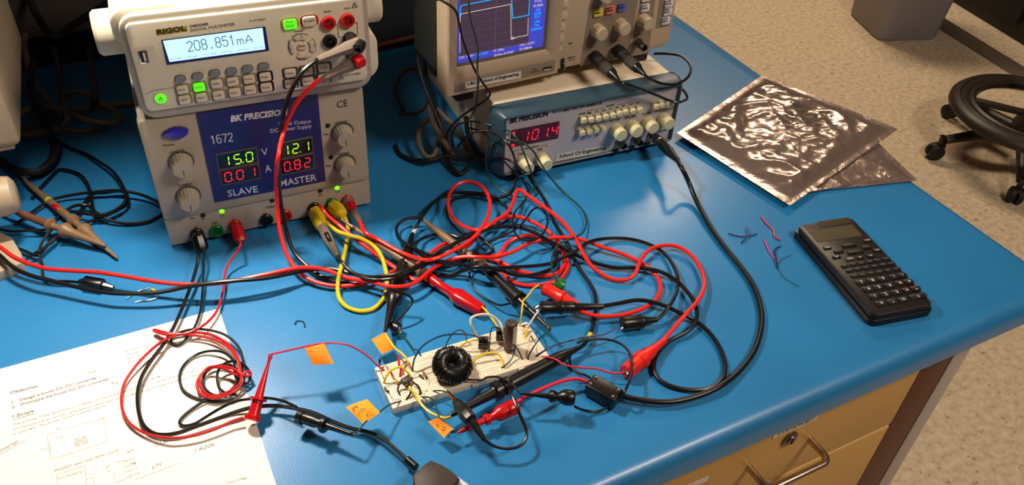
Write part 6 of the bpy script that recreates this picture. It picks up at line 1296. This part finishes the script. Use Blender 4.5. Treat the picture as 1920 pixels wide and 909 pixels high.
b = B(); pl(b, P_(90, 375, 8.2), P_(94, 378, 8.2), [(0, 4.55), (1, 4.55)], 'rigoly'); b.out('color_ring', py_, label='yellow ring')
b = B(); pl(b, P_(99, 384.5, 11.2), P_(110, 393, 11.4), [(0, 1), (.2, 3.0), (.8, 3.0), (1, 1)], 'redd'); b.out('color_mark', py_, label='red mark')
b = B(); pl(b, P_(134, 411, 9), P_(220, 484, 4), [(0, 4.4), (.03, 7.6), (.07, 7.8), (.095, 4.2), (.19, 3.6), (.24, 4.4), (.26, 8.0), (.31, 8.2), (.36, 6.0), (.44, 5.0), (.7, 3.4), (.72, 2.4), (.98, 1.6), (1, 1.2)], 'tan', 26); b.out('hook_tip', py_)
g3 = cable('clip_lead', [(97, 431.5, 18), (90, 438, 16), (83, 447, 14), (77, 459, 11), (73, 475, 8), (79, 495, 6), (80, 514.7, 5), (86, 524, 4), (97, 527.5, 4), (123, 527, 4), (150, 529.5, 5)], .0015, 'brownw', 'dark thin lead dropping from the lower brown probe to a black alligator clip', 'clip lead')
cable('probe_cable', [(112, 440, 7), (98, 453, 6), (80, 466, 5), (60, 478, 4), (45, 490, 4), (30, 499, 4)], .0015, 'brownw', 'thin dark cable under the long red lead, running to the instrument corner', 'cable')
b = B(); bb = bmesh.new(); a0 = P_(148, 528, 7); a1 = P_(194, 535, 7); ax = (a1-a0).normalized(); sd = ax.cross(Z).normalized(); rs = []
for f, w_, h_ in ((0, 2.4, 2.4), (.10, 3.0, 3.2), (.28, 6.2, 7.0), (.96, 6.2, 6.0), (1, 5.6, 5.4)):
    c_ = a0+(a1-a0)*f; rs.append([bb.verts.new(c_+sd*(w_/1000*x)+Z*(h_/1000*y)) for x, y in ((-1, -.8), (1, -.8), (1, .6), (.6, 1), (-.6, 1), (-1, .6))])
for r0, r1 in zip(rs, rs[1:]):
    for k_ in range(6): bb.faces.new((r0[k_], r0[(k_+1) % 6], r1[(k_+1) % 6], r1[k_]))
bb.faces.new(rs[0]); bb.faces.new(rs[-1]); bmesh.ops.recalc_face_normals(bb, faces=bb.faces[:]); b.add(bb, 'blk'); b.out('insulator', g3)
b = B(); pl(b, P_(192, 535, 6), P_(215, 540, 5), [(0, 4.4), (.5, 3.8), (.9, 2.6), (1, .8)], 'dkmetal', 8); b.out('jaws', g3, label='pale metal jaws')

# ------------------------------------------------ instrument cut off by the picture edge, monitor and coiled cables behind
bi = empty('beige_instrument', at(20, 470, 0), 0); OFF[bi.name] = bi.location.copy(); tag(bi, 'beige instrument with a round hub cut off by the picture edge beside the brown probes', 'instrument')
c_ = at(42, 272, .085)
b = B(); b.rr(-.30, 0, 0, .14, .26, .0, .008, 'scope', bev=.004, mtx=Matrix.Translation(c_) @ Matrix.Rotation(math.radians(-3), 4, 'Z')); b.out('case', bi)
b = B(); b.box(-.035, -.008, .004, .03, -.006, .002, 'scope', .002, mtx=Matrix.Translation(c_)); b.out('foot', bi)
hc_ = at(-14, 372, .058); b = B(); pl(b, hc_-Vector((.10, 0, 0)), hc_+Vector((.024, 0, 0)), [(0, 22), (.9, 22), (.97, 20), (1, 14)], 'scope', 36); b.out('handle_hub', bi)
b = B(); f0 = at(-30, 478, .006); f1 = at(42, 488, .006)
pp = [at(-60, 440, .012), at(0, 434, .012), at(22, 444, .012), at(40, 474, .012), at(42, 492, .012), at(-10, 513, .012), at(-60, 520, .012)]
for v in pp: v.z = T+.0005
b.prism(pp[::-1], .0115, 'scope', Z, bev=.002); b.out('handle_foot', bi)
b = B(); p0 = at(-20, 455, .012); b.box(-.012, .012, -.01, .01, 0, .09, 'scope', .004, mtx=Matrix.Translation(Vector((p0.x-.01, p0.y+.03, T+.011)))); b.out('handle_arm', bi)
# monitor
mo = empty('computer_monitor', Vector((-.24, 1.33, T)), 0); OFF[mo.name] = mo.location.copy(); tag(mo, 'dark grey back of a computer monitor over the shaded rear of the bench', 'monitor')
b = B(); b.box(-.52, .035, 1.30, 1.35, T+.040, T+.40, 'monitor', .006); b.out('case', mo)
b = B(); b.box(-.17, -.03, 1.352, 1.40, T+.012, T+.30, 'blackm', .006); b.out('column', mo)
b = B(); b.rrz(-.26, .06, 1.29, 1.45, T+.0005, T+.013, .02, 'blackm', bev=.003); b.out('base', mo)
for i, (pts, r_, m_, lb) in enumerate([
 ([(95, -10, 70), (70, 12, 62), (52, 40, 54), (46, 80, 46), (52, 120, 40), (62, 150, 34), (82, 180, 26), (104, 202, 20), (122, 220, 16), (118, 238, 12), (90, 246, 10), (50, 252, 10), (10, 240, 10)], .0045, 'dkcable', 'thick grey cable coming down over the monitor back'),
 ([(30, 215, 8), (60, 205, 10), (105, 205, 12), (150, 205, 10), (200, 200, 8), (240, 195, 8), (262, 190, 8)], .0040, 'dkcable', 'grey cable running level to behind the multimeter'),
 ([(20, 228, 18), (50, 205, 20), (85, 200, 20), (120, 208, 22), (150, 221, 22), (190, 230, 20), (222, 228, 16), (222, 215, 16), (200, 200, 16), (170, 180, 16), (145, 172, 16), (115, 180, 16)], .0040, 'dkcable', 'grey cable bundled in a flat coil in front of the monitor stand'),
 ([(35, 245, 5), (70, 236, 5), (105, 222, 5), (122, 212, 26), (126, 226, 24), (118, 240, 6), (150, 245, 5), (180, 240, 5), (200, 228, 5)], .0035, 'dkcable', 'grey cable tying the flat coil together'),
 ([(52, -8, 110), (70, 30, 100), (92, 62, 92), (110, 66, 92), (140, 45, 98), (180, 20, 108), (215, -5, 116)], .0050, 'blackm', 'black cable hanging in a V across the monitor back'),
 ([(62, 118, 40), (58, 160, 30), (64, 190, 14), (80, 215, 5), (100, 260, 4), (96, 300, 4), (60, 330, 4)], .0045, 'blackm', 'black cable dropping behind the coil to the table'),
 ([(2, 300, 5), (30, 318, 4), (70, 322, 4), (100, 300, 4), (110, 270, 4)], .0045, 'blackm', 'black cable curving under the beige instrument'),
 ([(100, 90, 40), (112, 140, 36), (118, 190, 26), (124, 214, 24)], .0040, 'monitor', 'dark grey cable between the stand and the coil'),
 ([(168, 95, 50), (172, 130, 44), (178, 175, 26), (172, 205, 8)], .0045, 'monitor', 'dark grey cable beside the handle hub of the multimeter'),
 ([(801, 222, 30), (786, 245, 24), (785, 268, 18), (795, 290, 14), (810, 294, 12), (820, 275, 16), (822, 250, 22), (818, 225, 28), (808, 205, 34)], .0035, 'dkcable', 'grey cable ring lying behind the function generator'),
 ([(806, 200, 40), (812, 228, 34), (822, 250, 26), (838, 275, 14), (850, 292, 8)], .0040, 'dkcable', 'grey cable strand through the ring behind the function generator'),
 ([(820, 205, 40), (840, 225, 34), (858, 240, 26), (872, 270, 12), (884, 294, 6)], .0040, 'dkcable', 'grey cable strand next to the side of the function generator'),
 ([(803, 10, 110), (792, 26, 108), (786, 60, 100), (784, 110, 84), (796, 160, 60), (812, 200, 40), (828, 240, 24), (832, 280, 8), (845, 310, 4), (862, 326, 4), (876, 316, 4)], .0032, 'blackm', 'black cable falling beside the oscilloscope to the table'),
 ([(742, 272, 3), (750, 288, 3), (770, 298, 3), (800, 300, 4), (838, 292, 5), (858, 300, 8)], .0028, 'blackm', 'black cable lying on the shaded table behind the red loop'),
 ([(756, 205, 6), (742, 170, 10), (752, 140, 14), (775, 128, 20), (795, 150, 26), (802, 190, 30), (780, 212, 20), (750, 212, 8)], .0030, 'monitor', 'dark cable loop in the shadow beside the oscilloscope'),
 ([(690, 90, 20), (730, 80, 20), (790, 66, 20), (830, 60, 20)], .0035, mat('rust_cable', (120, 56, 34), .5), 'rust coloured strand drawn for a shelf edge in the dark gap between the instrument stacks'),
]): coil_strand(pts, r_, m_, label=lb)

# ------------------------------------------------ shared groups of things of one kind
GR = {'test_lead': 'test leads tangled on the bench', 'jumper_wire': 'jumper wires on the breadboard', 'wire_scrap': 'wire scraps on the worktop', 'paper_flag': 'orange paper flags',
      'antistatic_bag': 'antistatic bags', 'scope_probe': 'oscilloscope probes', 'coiled_cable': 'cables behind the instruments', 'probe_cable': 'thin cables on the bench',
      'clip_lead': 'clip leads', 'ground_lead': 'ground leads', 'resistor': 'resistors on the breadboard', 'diode': 'diodes on the breadboard', 'power_transistor': 'transistors on the breadboard', 'ceramic_capacitor': 'small capacitors on the breadboard'}
for o in bpy.data.objects:
    k = o.name.split('.')[0]
    if o.parent is None and k in GR: o['group'] = GR[k]
